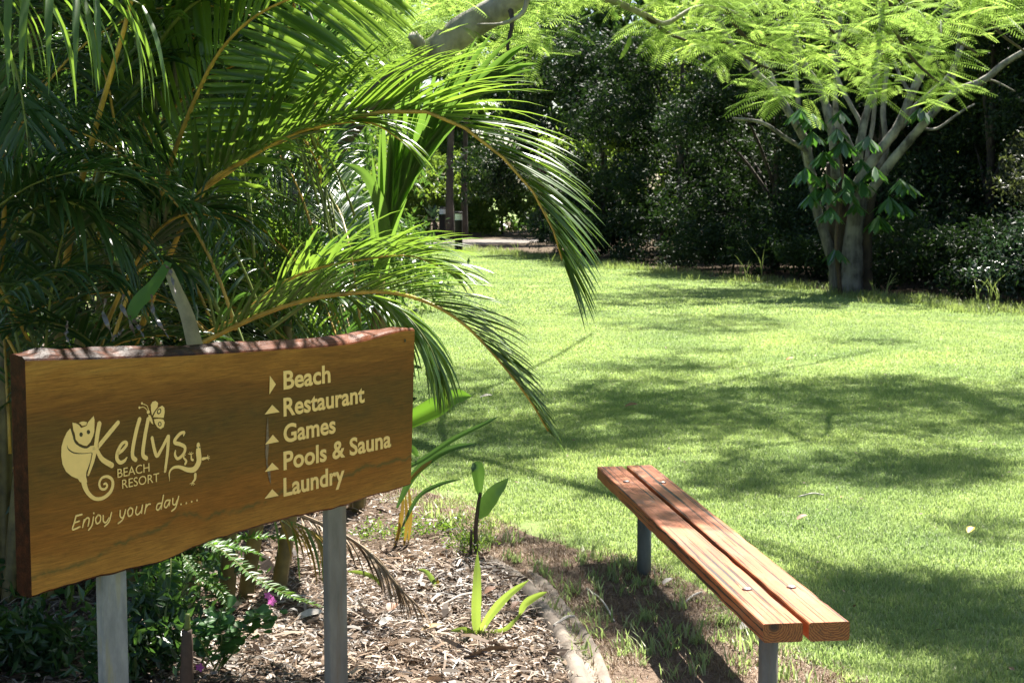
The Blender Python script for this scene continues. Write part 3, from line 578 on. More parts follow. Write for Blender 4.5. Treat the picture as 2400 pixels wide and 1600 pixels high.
add_frond(pb, px([(30, 560, 6.0), (70, 500, 5.9), (140, 470, 5.8), (230, 510, 5.7), (290, 600, 5.7)]), .42, 30, .010, False, 'palm_dark', 'rachis_green', t0=.2, ang=(50, 20), vee=10, droop=1.0, width=.022, seed=17)
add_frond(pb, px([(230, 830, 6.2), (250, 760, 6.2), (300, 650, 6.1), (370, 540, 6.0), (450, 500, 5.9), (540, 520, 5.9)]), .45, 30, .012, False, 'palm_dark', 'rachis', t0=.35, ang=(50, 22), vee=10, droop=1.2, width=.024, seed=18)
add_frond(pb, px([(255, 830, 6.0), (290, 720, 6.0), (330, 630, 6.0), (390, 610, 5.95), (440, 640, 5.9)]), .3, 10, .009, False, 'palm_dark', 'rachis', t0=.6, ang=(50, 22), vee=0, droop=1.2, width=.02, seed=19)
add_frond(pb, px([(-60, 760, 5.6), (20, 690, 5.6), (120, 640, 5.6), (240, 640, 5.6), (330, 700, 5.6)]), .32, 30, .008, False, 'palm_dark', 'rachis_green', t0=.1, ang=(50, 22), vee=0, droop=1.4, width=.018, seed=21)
pc = palm((-.95, 8.3), 'golden cane palm standing furthest back, its dense fine fronds catching the sun', 6, 1.3, 3)
pd = palm((-2.4, 8.3), 'shaded golden cane palm at the far left behind the other palms', 7, 1.6, 4)
pe = palm((-3.5, 7.2), 'golden cane palm mostly beyond the left edge of the photo', 5, 1.6, 5)
g = np.random.default_rng(31)
def fill(pm, n, az, hb, L, lf, seed, mats=('palm', 'palm_dark'), el=(45, 82), bend=(70, 125), w=.021, nn=34, lim_=790):
    g = np.random.default_rng(seed)
    for i in range(n):
        for tr_ in range(40):
            a = g.uniform(*az); b = np.array([pm.location.x+g.normal()*.15, pm.location.y+g.normal()*.15, g.uniform(*hb)]); ll = g.uniform(*L); sp_ = arch(b, a, g.uniform(*el), ll, g.uniform(*bend)); qx, qy = proj(np.array(sp_))
            if not np.any((qx > lim_) & (qy > 60)): break
        else: continue
        add_frond(pm, sp_, lf*ll/1.8, nn, .007, False, mats[int(g.integers(len(mats)))], 'rachis' if g.random() < .3 else 'rachis_green', t0=g.uniform(.12, .28), ang=(55, 22), vee=g.uniform(0, 35), droop=g.uniform(.5, 1.2), width=w, seed=int(g.integers(1e6)), seg=5)
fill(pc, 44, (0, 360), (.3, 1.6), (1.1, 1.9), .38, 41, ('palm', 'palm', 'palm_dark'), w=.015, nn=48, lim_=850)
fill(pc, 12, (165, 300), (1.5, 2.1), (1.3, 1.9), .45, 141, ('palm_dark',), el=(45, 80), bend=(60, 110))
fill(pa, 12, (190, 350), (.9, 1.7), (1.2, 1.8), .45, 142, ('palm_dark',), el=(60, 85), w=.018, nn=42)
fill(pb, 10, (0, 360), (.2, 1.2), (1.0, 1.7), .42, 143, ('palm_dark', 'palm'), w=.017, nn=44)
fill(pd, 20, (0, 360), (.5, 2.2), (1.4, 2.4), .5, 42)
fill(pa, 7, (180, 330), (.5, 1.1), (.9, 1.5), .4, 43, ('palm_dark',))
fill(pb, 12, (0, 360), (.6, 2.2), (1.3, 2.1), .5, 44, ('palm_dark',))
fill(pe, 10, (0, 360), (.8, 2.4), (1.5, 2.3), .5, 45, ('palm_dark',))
# taller crowns out of the frame, over the palms: they keep this corner in shade
fill(pd, 10, (0, 360), (2.2, 2.9), (1.6, 2.4), .55, 46, ('palm_dark',), el=(40, 75)); fill(pb, 8, (-60, 140), (2.3, 2.8), (1.4, 2.2), .55, 47, ('palm',), el=(40, 75))
for i, (bx, by, bz, az, el, L) in enumerate([(-1.4, 6.9, 2.3, 150, 40, 2.2), (-1.3, 6.7, 2.4, 165, 32, 2.0), (-1.6, 6.8, 2.4, 175, 35, 2.3), (-1.2, 6.9, 2.5, 140, 30, 2.0), (-1.8, 6.6, 2.5, 160, 30, 2.3), (-2.1, 6.5, 2.4, 172, 35, 2.2), (-1.0, 7.1, 2.4, 158, 38, 2.4), (-1.5, 7.0, 2.6, 147, 28, 2.6)]):
    add_frond(pb, arch((bx, by, bz), az, el, L, 50), .5, 34, .010, False, 'palm', 'rachis', t0=.2, ang=(55, 25), vee=15, droop=.5, width=.026, seed=500+i, seg=5)
for i in range(12):
    g_ = np.random.default_rng(900+i); add_frond(pc, arch((-1.0+g_.normal()*.15, 8.2+g_.normal()*.2, 1.9+g_.random()*.4), g_.uniform(185, 275), g_.uniform(40, 65), g_.uniform(1.2, 1.9), 75), .5, 34, .010, False, 'palm_dark', 'rachis_green', t0=.2, ang=(60, 25), vee=5, droop=.5, width=.03, seed=900+i, seg=5)
pf = palm((-1.85, 10.2), 'sunlit golden cane palm seen through the gaps between the nearer palms', 6, 1.5, 6)
fill(pf, 30, (0, 360), (.3, 2.2), (1.2, 2.0), .42, 48, ('palm', 'palm', 'palm_dark'), w=.016, nn=44, lim_=860)

for i, (loc, h, r_, lab) in enumerate([((-2.0, 9.6), 1.3, .8, 'dark leafy bush low behind the middle of the palms'), ((-3.3, 9.8), 1.6, 1.0, 'dark leafy bush low behind the left palms'), ((-1.35, 11.2), 1.4, .7, 'dark bush low behind the right side of the palms'), ((-3.2, 12.6), 2.2, 1.2, 'larger dark bush far behind the palms'), ((-4.8, 9.0), 2.2, 1.1, 'dark bush at the far left behind the palms')]):
    BUSHES.append((loc, h, r_, lab))
# folded upright palm frond seen edge-on beside the palm
def blade(P, wd, name, m, parent, pleats=5, fold=.25, facing=None, seed=0, wprof=None):
    P = catmull(np.array(P), 6); n = len(P); T = norm(np.gradient(P, axis=0)); f = np.array([0, -1, .3]) if facing is None else np.asarray(facing, float)
    W = norm(np.cross(T, f)); N = np.cross(W, T); c = pleats*2+1; x = np.linspace(-1, 1, c)
    wp = np.interp(np.linspace(0, 1, n), *(wprof or ([0, .15, .5, .85, 1], [.25, .75, 1, .6, .02])))*wd/2
    A = P[:, None]+W[:, None]*(x[None, :, None]*wp[:, None, None])+N[:, None]*((np.abs(x)*fold+np.where(np.arange(c) % 2, .04 if pleats < 7 else .13, 0))[None, :, None]*wp[:, None, None])
    return link(name, strip_mesh(A[None], name), m, parent)
hl = empty('folded_palm_frond', tuple(at(905, 700, 7.6)*[1, 1, 0]), 'clump of broad pleated strap leaves glowing bright green beside the palm', 'plant')
for P_s, n_, L_, w_, sd in ((px([(885, 700, 7.7), (915, 520, 7.6), (985, 360, 7.5), (1060, 250, 7.45), (1150, 180, 7.4)]), 16, .58, .038, 71), (px([(880, 700, 7.8), (900, 520, 7.75), (930, 400, 7.7), (965, 300, 7.65)]), 11, .62, .036, 72)):
    for a_ in frond_arrays(catmull(np.array(P_s), 6), L_, n_, t0=.15, ang=(9, 11), vee=20, droop=.28, width=w_, seg=7, jit=.05, out=(0, -1, .2), seed=sd): link('leaf', strip_mesh(a_[None], 'leaf'), M['strap'], hl)
blade(px([(905, 640, 7.5), (905, 560, 7.4), (890, 480, 7.3), (855, 410, 7.25), (800, 380, 7.2)]), .06, 'leaf', M['strap'], hl, 3, .2)
blade(px([(870, 660, 7.5), (905, 600, 7.4), (960, 560, 7.3), (1010, 600, 7.2)]), .05, 'leaf', M['palm'], hl, 3, .2)

# ------------------------------------------------------------------ poinciana (branch over the top, canopy over the lawn)
def poin_template():
    V = []; Fc = []; n = 16
    V += [(0, -.004, 0), (1, -.002, -.06), (1, .002, -.06), (0, .004, 0)]; Fc.append([0, 1, 2, 3])
    for i in range(n):
        t = .12+.88*i/(n-1); zz = -.10*t*t; L = .25*(math.sin(math.pi*(.16+.74*t)))**.6
        for s in (1, -1):
            b = len(V); c, d = .45, .89*s; w = .013
            V += [(t, .003*s, zz), (t+c*L*.5-w, d*L*.5+s*w*.3, zz-.01), (t+c*L, d*L, zz-.04), (t+c*L*.5+w, d*L*.5-s*w*.3, zz-.01)]; Fc.append([b, b+1, b+2, b+3])
    return np.array(V), np.array(Fc)
PTV, PTF = poin_template()
poin = empty('poinciana_tree', (-2.3, 13.0, 0), 'spreading poinciana with feathery bright leaves and thick grey limb across the top', 'tree')
def limb(parent, pts, r0, r1, m, name='limb', k=10, wob=.06, seed=0, sub=7):
    P = catmull(np.array(pts), sub); V, Fc = tube(P, np.linspace(r0, r1, len(P)), k, wob, seed); return link(name, mesh(name, V, Fc, True), m, parent)
lb = [np.array([-2.3, 13.0, -.1]), np.array([-2.1, 13, .9]), at(780, 330, 12.9), at(960, 170, 12.8), at(1080, 75, 12.7), at(1190, 5, 12.6), at(1330, -110, 12.3)]
limb(poin, lb[:3]+[lb[3]], .15, .12, M['bark_dark'], 'trunk', 12)
limb(poin, [lb[3], lb[4], lb[5], lb[6]], .128, .10, M['bark_grey'], 'limb', 12, .05)
limb(poin, [lb[3]+[0, 0, .02], at(985, 115, 12.6), at(968, 82, 12.5)], .06, .045, M['bark_grey'], 'broken_stub', 8, .1)
hub = at(1330, -110, 12.3)
brs = [[hub, at(1380, -25, 12.5), at(1445, 5, 12.8), at(1510, 35, 13), at(1560, 55, 13.2), at(1630, 18, 13.4), at(1700, 22, 13.6), at(1770, 55, 13.8)],
       [at(1510, 35, 13), at(1560, 75, 13.2), at(1620, 100, 13.4)], [at(1195, 5, 12.6), at(1200, 60, 12.4), at(1190, 110, 12.3), at(1205, 140, 12.3)], [at(1240, -20, 12.4), at(1225, 30, 12.4), at(1180, 55, 12.3), at(1120, 58, 12.2)],
       [at(2080, -60, 14), at(2090, 30, 14), at(2105, 85, 14), at(2145, 145, 14), at(2200, 195, 14)], [at(2080, -40, 14), at(2130, 25, 14), at(2200, 70, 14), at(2290, 125, 14)],
       [at(1700, 22, 13.6), at(1750, 90, 13.8), at(1830, 120, 14)], [at(1900, -40, 14.4), at(1940, 60, 14.4), at(2010, 120, 14.4)], [at(2290, -60, 14.4), at(2330, 60, 14.6), at(2400, 120, 14.8)], [at(1660, 70, 15), at(1740, 130, 15), at(1820, 170, 15)],
       [hub, [1.6, 12.6, 4.3], [3.2, 13.6, 4.9], at(2080, -60, 14)], [hub, [1.4, 12, 4.6], [2.6, 10.4, 5.2], [3.6, 9, 5.6]], [hub, [1.5, 14.5, 4.6], [3.4, 17.5, 5.0], [5.2, 20, 5.2]], [hub, [1.8, 11.4, 4.8], [2.8, 9.6, 5.1]],
       [hub, [.6, 15, 4.4], [1.6, 19, 4.9], [2.2, 22, 5]], [[3.2, 13.6, 4.9], at(1900, -40, 14.4)], [[3.2, 13.6, 4.9], [5, 13.4, 5.1], at(2290, -60, 14.4)]]
for i, b in enumerate(brs):
    big = i >= 10; limb(poin, b, .024 if big else .035 if i == 0 else .022, .02 if big else .010, M['bark_grey'] if i in (0, 3) or big else M['bark_dark'], 'branch', 7, .1, i, 6)
# leaf clusters: (a) drooping into the picture, (b) over the lawn where the photo shows its shadows
EX = np.array([[830, 250], [900, 230], [1000, 215], [1100, 225], [1200, 235], [1290, 235], [1330, 120], [1400, 70], [1450, 120], [1500, 165], [1600, 190], [1690, 215], [1740, 215], [1780, 300], [1830, 310], [1900, 330], [1960, 300], [2040, 320], [2120, 300], [2165, 330], [2250, 300], [2300, 180], [2350, 110], [2400, 160]], float)
cl = []
g = np.random.default_rng(5)
while len(cl) < 680:
    x = g.uniform(780, 2520) if len(cl) > 90 else g.uniform(780, 1300); yb = np.interp(x, EX[:, 0], EX[:, 1]); y = yb-82-g.random()**.8*(yb+50)
    if x < 1330 and g.random() < .15: continue
    if 1290 < x < 1480 and g.random() < .55: continue
    d = g.uniform(12.6, 16.5); cl.append((at(x, y, d), 3))
SHD = [(1633, 762, 215, 24, 95), (2048, 805, 120, 9, 14), (1346, 732, 80, 12, 14), (1538, 862, 205, 20, 50), (1652, 824, 90, 7, 10), (1538, 932, 290, 24, 70), (2048, 925, 260, 38, 110), (1538, 975, 240, 20, 55), (2350, 958, 90, 38, 45), (1110, 875, 120, 18, 20), (1100, 935, 130, 20, 25), (1130, 1000, 150, 26, 35), (1330, 1045, 150, 22, 32), (1090, 1085, 100, 34, 26), (2120, 1100, 230, 40, 85), (1740, 1120, 115, 50, 45), (2067, 1386, 240, 36, 48), (2297, 1457, 190, 60, 46), (2067, 1480, 150, 36, 28), (1450, 1130, 80, 26, 18), (2330, 1240, 60, 20, 8), (2350, 1590, 160, 40, 25), (1200, 1285, 120, 12, 8)]
for (x, y, rx, ry, n) in SHD:
    for _ in range(int(n*.72)):
        a = g.uniform(0, 6.283); r = math.sqrt(g.random()); gp = gnd(x+rx*r*math.cos(a), y+ry*r*math.sin(a))
        for tr in range(8):
            h = g.uniform(4.6, 7.2) if y < 860 else g.uniform(3.6, 5.6) if y < 1000 else g.uniform(3.2, 5.2); p = gp+SD*(h/SD[2]); qx, qy = proj(p)
            if qy < -40 or (820 < qx < 2600 and qy < np.interp(qx, EX[:, 0], EX[:, 1])-(45 if y < 860 else 95)): cl.append((p, 4)); break
for _ in range(34):
    bp = bo+Wb*g.uniform(-.3, .3)+Db*bl*(.62+.45*g.random())+np.array([0, 0, SH]); cl.append((bp+SD*(g.uniform(3.0, 4.4)/SD[2]), 4))
pos = []; D = []; S = []
for p, k in cl:
    a0 = g.uniform(0, 6.28)
    for j in range(k):
        a = a0+j*6.28/k+g.normal()*.35; e = g.normal()*.22-.16
        pos.append(p+g.normal(size=3)*[.05, .05, .04]); D.append([math.cos(a)*math.cos(e), math.sin(a)*math.cos(e), math.sin(e)]); S.append(g.uniform(.27, .46))
D = np.array(D); X, Y, Z = frames(D, np.array([0, 0, 1.])+g.normal(size=D.shape)*.22)
V, Fc = bake(PTV, PTF, np.array(pos), X, Y, Z, np.array(S)); cr = link('crown', mesh('crown', V, Fc), M['poinciana'], poin); cr['kind'] = 'stuff'
# hanging seed pod
blade(px([(1478, 85, 12.8), (1470, 110, 12.8), (1452, 140, 12.8)]), .035, 'seed_pod', M['lime'], poin, 1, .1, wprof=([0, .2, .8, 1], [.3, 1, 1, .2]))

# ------------------------------------------------------------------ generic leafy crown
LTV = np.array([(0, 0, 0), (.45, -.19, .03), (1, 0, -.05), (.45, .19, .03)]); LTF = np.array([[0, 1, 2, 3]])
def leaves(blobs, n, size, m, name, parent, g, flat=0., dens=None):
    """blobs: (x,y,z,rx,ry,rz); leaves in sub-clumps spread through the volumes"""
    vol = np.array([b[3]*b[4]*b[5] for b in blobs])**.7; cnt = np.maximum(1, (n*vol/vol.sum()).astype(int)); P = []
    for b, c in zip(blobs, cnt):
        nc = max(4, c//45); d = norm(g.normal(size=(nc, 3))); ctr = d*(g.random((nc, 1))**.45)*np.array(b[3:6])+np.array(b[:3]); cs = g.uniform(.10, .26, nc)*min(b[3:6])**.6
        k = g.integers(nc, size=c); P.append(ctr[k]+g.normal(size=(c, 3))*cs[k][:, None]*[1, 1, .75])
    P = np.concatenate(P); P = P[P[:, 2] > .03]; D = norm(g.normal(size=P.shape)+[0, 0, -.35]); Y = norm(np.cross(g.normal(size=P.shape)+[0, 0, flat], D)); Z = np.cross(D, Y)
    V, Fc = bake(LTV, LTF, P, D, Y, Z, size*g.uniform(.6, 1.25, len(P))); o = link(name, mesh(name, V, Fc), m, parent); o['kind'] = 'stuff'; return o
def tree(name, loc, h, r, label, cat, m, n, size, seed, group=None, low=.25, bark='bark_dark', nb=16, tr=.12, lean=0):
    g = np.random.default_rng(seed); e = empty(name, (loc[0], loc[1], 0), label, cat, group)
    topp = np.array([loc[0]+lean, loc[1], h*.8]); limb(e, [np.array([loc[0], loc[1], -.1]), np.array([loc[0]+lean*.3, loc[1], h*.35]), topp], tr, tr*.35, M[bark], 'trunk', 8, .1, seed)
    blobs = []
    for i in range(nb):
        z = g.uniform(low, h*.92); rr = r*math.sqrt(max(.15, 1-((z-h*.45)/(h*.62))**2)); a = g.uniform(0, 6.28); q = rr*g.uniform(.25, .8)
        b = (loc[0]+lean*z/h+q*math.cos(a), loc[1]+q*math.sin(a), z, r*.42*g.uniform(.7, 1.3), r*.42*g.uniform(.7, 1.3), r*.33*g.uniform(.7, 1.2)); blobs.append(b)
        if i % 3 == 0: limb(e, [np.array([loc[0]+lean*.2, loc[1], z*.45]), (np.array(b[:3])+np.array([loc[0], loc[1], z*.6]))/2, np.array(b[:3])], tr*.4, tr*.12, M[bark], 'branch', 5, .1, i, 4)
    leaves(blobs, n, size, M[m], 'crown', e, g); return e
gF = 'trees along the shady far side of the lawn'
g = np.random.default_rng(950); ot = empty('added_shade_tree', (-3.4, 10.4, 0), 'leafy tree whose trunk stands in the dark behind the left palms', 'tree')
limb(ot, [[-3.4, 10.4, -.1], [-3.2, 10.2, 2], [-2.6, 9.5, 3.4], [-1.9, 8.7, 3.9]], .10, .05, M['bark_dark'], 'trunk', 8)
leaves([(-.85-2.6*g.random(), 6.9+2.9*g.random(), 3.35+.9*g.random(), .6, .6, .3) for _ in range(46)], 17000, .10, M['forest'], 'crown', ot, g)  # added crown above the frame, there to shade the left palms and bed
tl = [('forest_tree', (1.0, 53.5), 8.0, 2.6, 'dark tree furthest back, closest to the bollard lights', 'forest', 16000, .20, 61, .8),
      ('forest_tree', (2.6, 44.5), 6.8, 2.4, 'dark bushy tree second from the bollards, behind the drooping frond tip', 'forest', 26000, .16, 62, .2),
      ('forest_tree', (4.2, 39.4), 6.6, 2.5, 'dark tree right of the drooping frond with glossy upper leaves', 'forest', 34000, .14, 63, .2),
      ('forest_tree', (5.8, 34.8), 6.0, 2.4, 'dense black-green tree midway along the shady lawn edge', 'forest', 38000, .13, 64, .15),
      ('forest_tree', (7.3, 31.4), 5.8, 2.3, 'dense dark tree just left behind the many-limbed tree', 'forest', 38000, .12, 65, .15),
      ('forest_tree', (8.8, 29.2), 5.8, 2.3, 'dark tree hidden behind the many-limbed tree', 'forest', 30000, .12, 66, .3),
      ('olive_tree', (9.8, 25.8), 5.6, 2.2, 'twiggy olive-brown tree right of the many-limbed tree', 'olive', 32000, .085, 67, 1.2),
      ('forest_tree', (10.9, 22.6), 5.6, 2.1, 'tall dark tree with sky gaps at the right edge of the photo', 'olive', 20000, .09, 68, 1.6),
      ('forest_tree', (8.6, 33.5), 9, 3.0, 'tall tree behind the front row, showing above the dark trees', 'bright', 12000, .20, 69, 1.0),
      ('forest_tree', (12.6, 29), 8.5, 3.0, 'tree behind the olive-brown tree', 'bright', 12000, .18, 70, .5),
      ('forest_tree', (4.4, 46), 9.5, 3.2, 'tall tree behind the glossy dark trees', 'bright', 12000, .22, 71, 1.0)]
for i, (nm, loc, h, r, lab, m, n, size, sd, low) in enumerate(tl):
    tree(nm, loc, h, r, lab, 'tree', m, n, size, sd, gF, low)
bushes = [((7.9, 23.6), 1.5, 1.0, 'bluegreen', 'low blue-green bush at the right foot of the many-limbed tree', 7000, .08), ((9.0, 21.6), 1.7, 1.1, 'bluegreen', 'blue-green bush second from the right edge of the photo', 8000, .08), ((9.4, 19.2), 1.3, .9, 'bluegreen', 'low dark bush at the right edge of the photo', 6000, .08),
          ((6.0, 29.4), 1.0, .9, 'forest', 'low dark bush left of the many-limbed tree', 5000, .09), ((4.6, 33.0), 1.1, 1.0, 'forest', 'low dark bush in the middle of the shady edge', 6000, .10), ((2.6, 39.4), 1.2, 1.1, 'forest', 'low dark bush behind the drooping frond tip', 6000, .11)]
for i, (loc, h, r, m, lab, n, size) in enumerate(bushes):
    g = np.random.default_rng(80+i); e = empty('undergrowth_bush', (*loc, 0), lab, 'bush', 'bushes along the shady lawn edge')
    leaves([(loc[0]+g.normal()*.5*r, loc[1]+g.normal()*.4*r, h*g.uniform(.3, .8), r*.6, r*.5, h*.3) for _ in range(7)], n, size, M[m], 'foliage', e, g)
    limb(e, [[loc[0], loc[1], -.05], [loc[0]+.1, loc[1], h*.6]], .03, .015, M['bark_dark'], 'stem', 5)
g = np.random.default_rng(91); wb = []; wb2 = []
for t_ in np.linspace(0, 1, 190):
    p = le[int(17+t_*(len(le)-18))]; q = np.array([p[0]+g.uniform(5.2, 8.4), p[1]+g.uniform(4.6, 8), 0.]); wb.append((q[0], q[1], g.uniform(.3, 9.5), 2.0, 1.8, 1.6))
for x_ in np.tile(np.linspace(-26, 12, 44), 3): wb2.append((x_, 72+g.uniform(-3, 3)-abs(x_+8)*.4, g.uniform(.5, 12.5), 2.6, 2.0, 2.4))
for y_ in np.linspace(12, 60, 34): wb.append((-5.8-y_*.17+g.uniform(-1, 1), y_, g.uniform(.8, 5), 1.7, 1.7, 1.7))
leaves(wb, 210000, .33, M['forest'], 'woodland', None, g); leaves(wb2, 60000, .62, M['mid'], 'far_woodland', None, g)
for i, (loc, h, r, lab) in enumerate(BUSHES):
    g = np.random.default_rng(180+i); e = empty('leafy_bush', (*loc, 0), lab, 'bush', 'bushes behind the palms')
    leaves([(loc[0]+g.normal()*.4*r, loc[1]+g.normal()*.3*r, h*g.uniform(.15, .85), r*.6, r*.5, h*.28) for _ in range(9)], 9000, .075, M['bluegreen' if i % 2 else 'forest'], 'foliage', e, g)
    limb(e, [[loc[0], loc[1], -.05], [loc[0]+.1, loc[1], h*.6]], .03, .015, M['bark_dark'], 'stem', 5)
g = np.random.default_rng(92); ub = []
for t_ in np.linspace(0, 1, 80):
    p = le[int(15+t_*(len(le)-17))]; ub.append((p[0]+.9+g.uniform(-.2, .5), p[1]+.7+g.uniform(-.5, .5), g.uniform(.2, 1.1), .8, .7, .4))
leaves(ub, 60000, .10, M['forest'], 'undergrowth', None, g)
# sunlit growth past the path and behind the palms
sh = [((-3.0, 61), 3.4, 2.3, 'bright', 'sunlit yellow-green shrub far behind the two bollards', 9000, .20), ((-.4, 63), 3.0, 2.2, 'bright', 'sunlit shrub far back just right of the bollards', 8000, .20), ((-6, 58), 4.5, 2.8, 'bright', 'sunlit shrub far back left of the bollards', 9000, .2), ((-2, 68), 7, 3.2, 'bright', 'tall pale tree furthest behind the bollards', 9000, .26), ((2.5, 60), 4, 2.4, 'bright', 'sunlit shrub seen under the dark trees', 6000, .2),
      ((-3.4, 17), 4.2, 1.7, 'mid', 'leafy tree behind the palms, seen through their fronds', 15000, .10), ((-5.6, 15.5), 4.6, 1.9, 'forest', 'dark leafy tree behind the left palms', 16000, .10), ((-2.6, 22), 4.2, 1.8, 'mid', 'green tree behind the palms near the path', 12000, .12), ((-7.8, 22), 6.5, 2.6, 'forest', 'tall dark tree far behind the left palms', 14000, .14), ((-4.3, 27), 5.2, 2.2, 'mid', 'green tree between the palms and the path', 10000, .15), ((-4.6, 36), 6.5, 2.6, 'bright', 'sunny tree by the left of the path', 10000, .18)]
for i, (loc, h, r, m, lab, n, size) in enumerate(sh):
    tree('garden_tree' if h > 3.5 else 'sunny_shrub', loc, h, r, lab, 'tree' if h > 3.5 else 'shrub', m, n, size, 100+i, 'sunlit growth behind the palms and path', .2, tr=.07)
# palm trunks beside the bollards, agave
for (px_, py_, r, lab) in ((1056, 561, .13, 'grey palm trunk behind the two bollards'), (1090, 560, .10, 'slimmer dark trunk right of the bollards')):
    q = gnd(px_, py_); e = empty('palm_trunk_tree', tuple(q), lab, 'tree', 'slim trunks near the bollards')
    limb(e, [q-[0, 0, .1], q+[-.03, 0, 2], q+[.05, 0, 4.5]], r*1.25, r*.8, M['bark_dark'], 'trunk', 12, .04, 3)
    for k in range(9): A = frond_arrays(np.array(arch(q+[.05, 0, 4.4], k*40+10, 50, 1.8, 100)), .45, 24, vee=15, droop=1, width=.04, seed=k, seg=4); link('frond', strip_mesh(A, 'frond'), M['palm'], e)
q = gnd(1005, 566); ag = empty('agave', tuple(q), 'spiky rosette plant on a short stem left of the bollards', 'plant')
limb(ag, [q-[0, 0, .1], q+[.25, 0, .35], q+[.15, 0, .75]], .06, .05, M['bark_dark'], 'stem', 7)
for k in range(13):
    a = k*2.4; el_ = R(-10+k*7); c = q+[.15, 0, .75]; dd = np.array([math.cos(a)*math.cos(el_), math.sin(a)*math.cos(el_), math.sin(el_)]); blade([c, c+dd*.32, c+dd*.62-[0, 0, .05]], .13, 'leaf', M['bluegreen'], ag, 1, .4, facing=(0, 0, 1) if abs(dd[2]) < .8 else (0, 1, 0))

# ------------------------------------------------------------------ many-limbed tree at right
mt = empty('many_limbed_tree', tuple(gnd(1985, 690)), 'pale many-limbed tree fanning upward from a thick dark trunk', 'tree')
DT = gnd(1985, 690)[1]
def lim(pts, w0, w1, dd=(0, 0), m='bark_pale', name='limb', seed=0):
    n = len(pts); s = DT/F; return limb(mt, [at(x, y, DT+dd[0]+(dd[1]-dd[0])*i/(n-1)) for i, (x, y) in enumerate(pts)], w0*s/2, w1*s/2, M[m], name, 9, .08, seed)
lim([(1995, 705), (1998, 640), (2000, 560), (2012, 480), (2025, 450)], 56, 34, (0, 0), 'bark_lit_streak', 'trunk')
lim([(1965, 705), (1955, 620), (1935, 555), (1915, 490), (1905, 430), (1886, 352)], 30, 18, (.2, .3), 'bark_lit_streak')
lim([(1985, 700), (1975, 600), (1965, 500), (1958, 430), (1950, 380)], 80, 30, (.4, .3), 'bark_dark', seed=4)
lim([(2012, 705), (2005, 620), (1990, 540), (1985, 470)], 60, 20, (.5, .3), 'bark_dark', seed=6)
lim([(2030, 705), (2026, 620), (2030, 520), (2040, 449)], 40, 30, (.3, .1), 'bark_dark', seed=5)
for i, (pts, w0, w1, dd) in enumerate([([(2030, 455), (2039, 449), (2090, 378), (2156, 301), (2227, 224), (2304, 189), (2355, 148), (2420, 110)], 34, 16, (0, -.8)), ([(2000, 445), (2059, 357), (2105, 296), (2136, 224), (2156, 179), (2190, 100), (2230, 0)], 34, 18, (0, -.2)),
      ([(2010, 400), (2023, 301), (2044, 219), (2054, 168), (2065, 80), (2060, -20)], 26, 14, (0, .2)), ([(2030, 380), (2046, 290), (2052, 219), (2060, 160)], 15, 10, (.2, .4)), ([(1960, 420), (1955, 340), (1947, 301), (1926, 219), (1886, 153), (1850, 60)], 32, 18, (.1, .3)), ([(1905, 430), (1890, 340), (1880, 316), (1824, 224), (1773, 173), (1722, 117), (1680, 40)], 30, 16, (.1, -.4)),
      ([(1895, 380), (1886, 352), (1845, 326), (1794, 291), (1753, 281), (1717, 278)], 17, 7, (0, -.3)), ([(1880, 316), (1870, 230), (1865, 168), (1858, 60)], 18, 10, (0, .2)), ([(2010, 340), (2018, 296), (1993, 245), (1967, 194), (1950, 120)], 16, 11, (.1, .2)), ([(1955, 420), (1962, 320), (1958, 230), (1962, 150), (1970, 40)], 22, 12, (.4, .6)),
      ([(2156, 301), (2197, 301), (2248, 265), (2284, 245)], 10, 6, (0, .2)), ([(2110, 300), (2146, 250), (2192, 209), (2227, 173), (2260, 100)], 20, 12, (.1, .4)), ([(2227, 224), (2240, 150), (2250, 60)], 14, 9, (-.3, -.2)), ([(1824, 224), (1800, 160), (1760, 120)], 13, 8, (.1, .4)), ([(2015, 400), (1990, 330), (1955, 270), (1900, 180)], 18, 10, (.5, .8)), ([(2136, 224), (2110, 180), (2095, 140)], 13, 8, (0, .2)), ([(2030, 420), (2075, 360), (2070, 260), (2080, 150)], 22, 14, (.6, .9)), ([(2304, 189), (2330, 190), (2380, 215)], 8, 4, (-.5, -.4))]):
    lim(pts, w0*.76, w1*.8, dd, 'bark_pale' if i % 5 != 3 else 'bark_grey', seed=10+i)
g = np.random.default_rng(55); blobs = []
for _ in range(44):
    p = at(g.uniform(1650, 2450), g.uniform(-560, 40), DT+g.uniform(2.4, 6)); blobs.append((*p, .9, .9, .5))
leaves(blobs, 32000, .12, M['forest'], 'crown', mt, g)
up = empty('climbing_umbrella_plant', tuple(gnd(1975, 688)), 'umbrella-leaved climber with drooping finger leaves on the many-limbed tree', 'plant')
limb(up, [at(1970, 690, DT-.3), at(1960, 560, DT-.4), at(1975, 430, DT-.4), at(1960, 300, DT-.4)], .04, .02, M['stem'], 'stem', 6)
UT = []
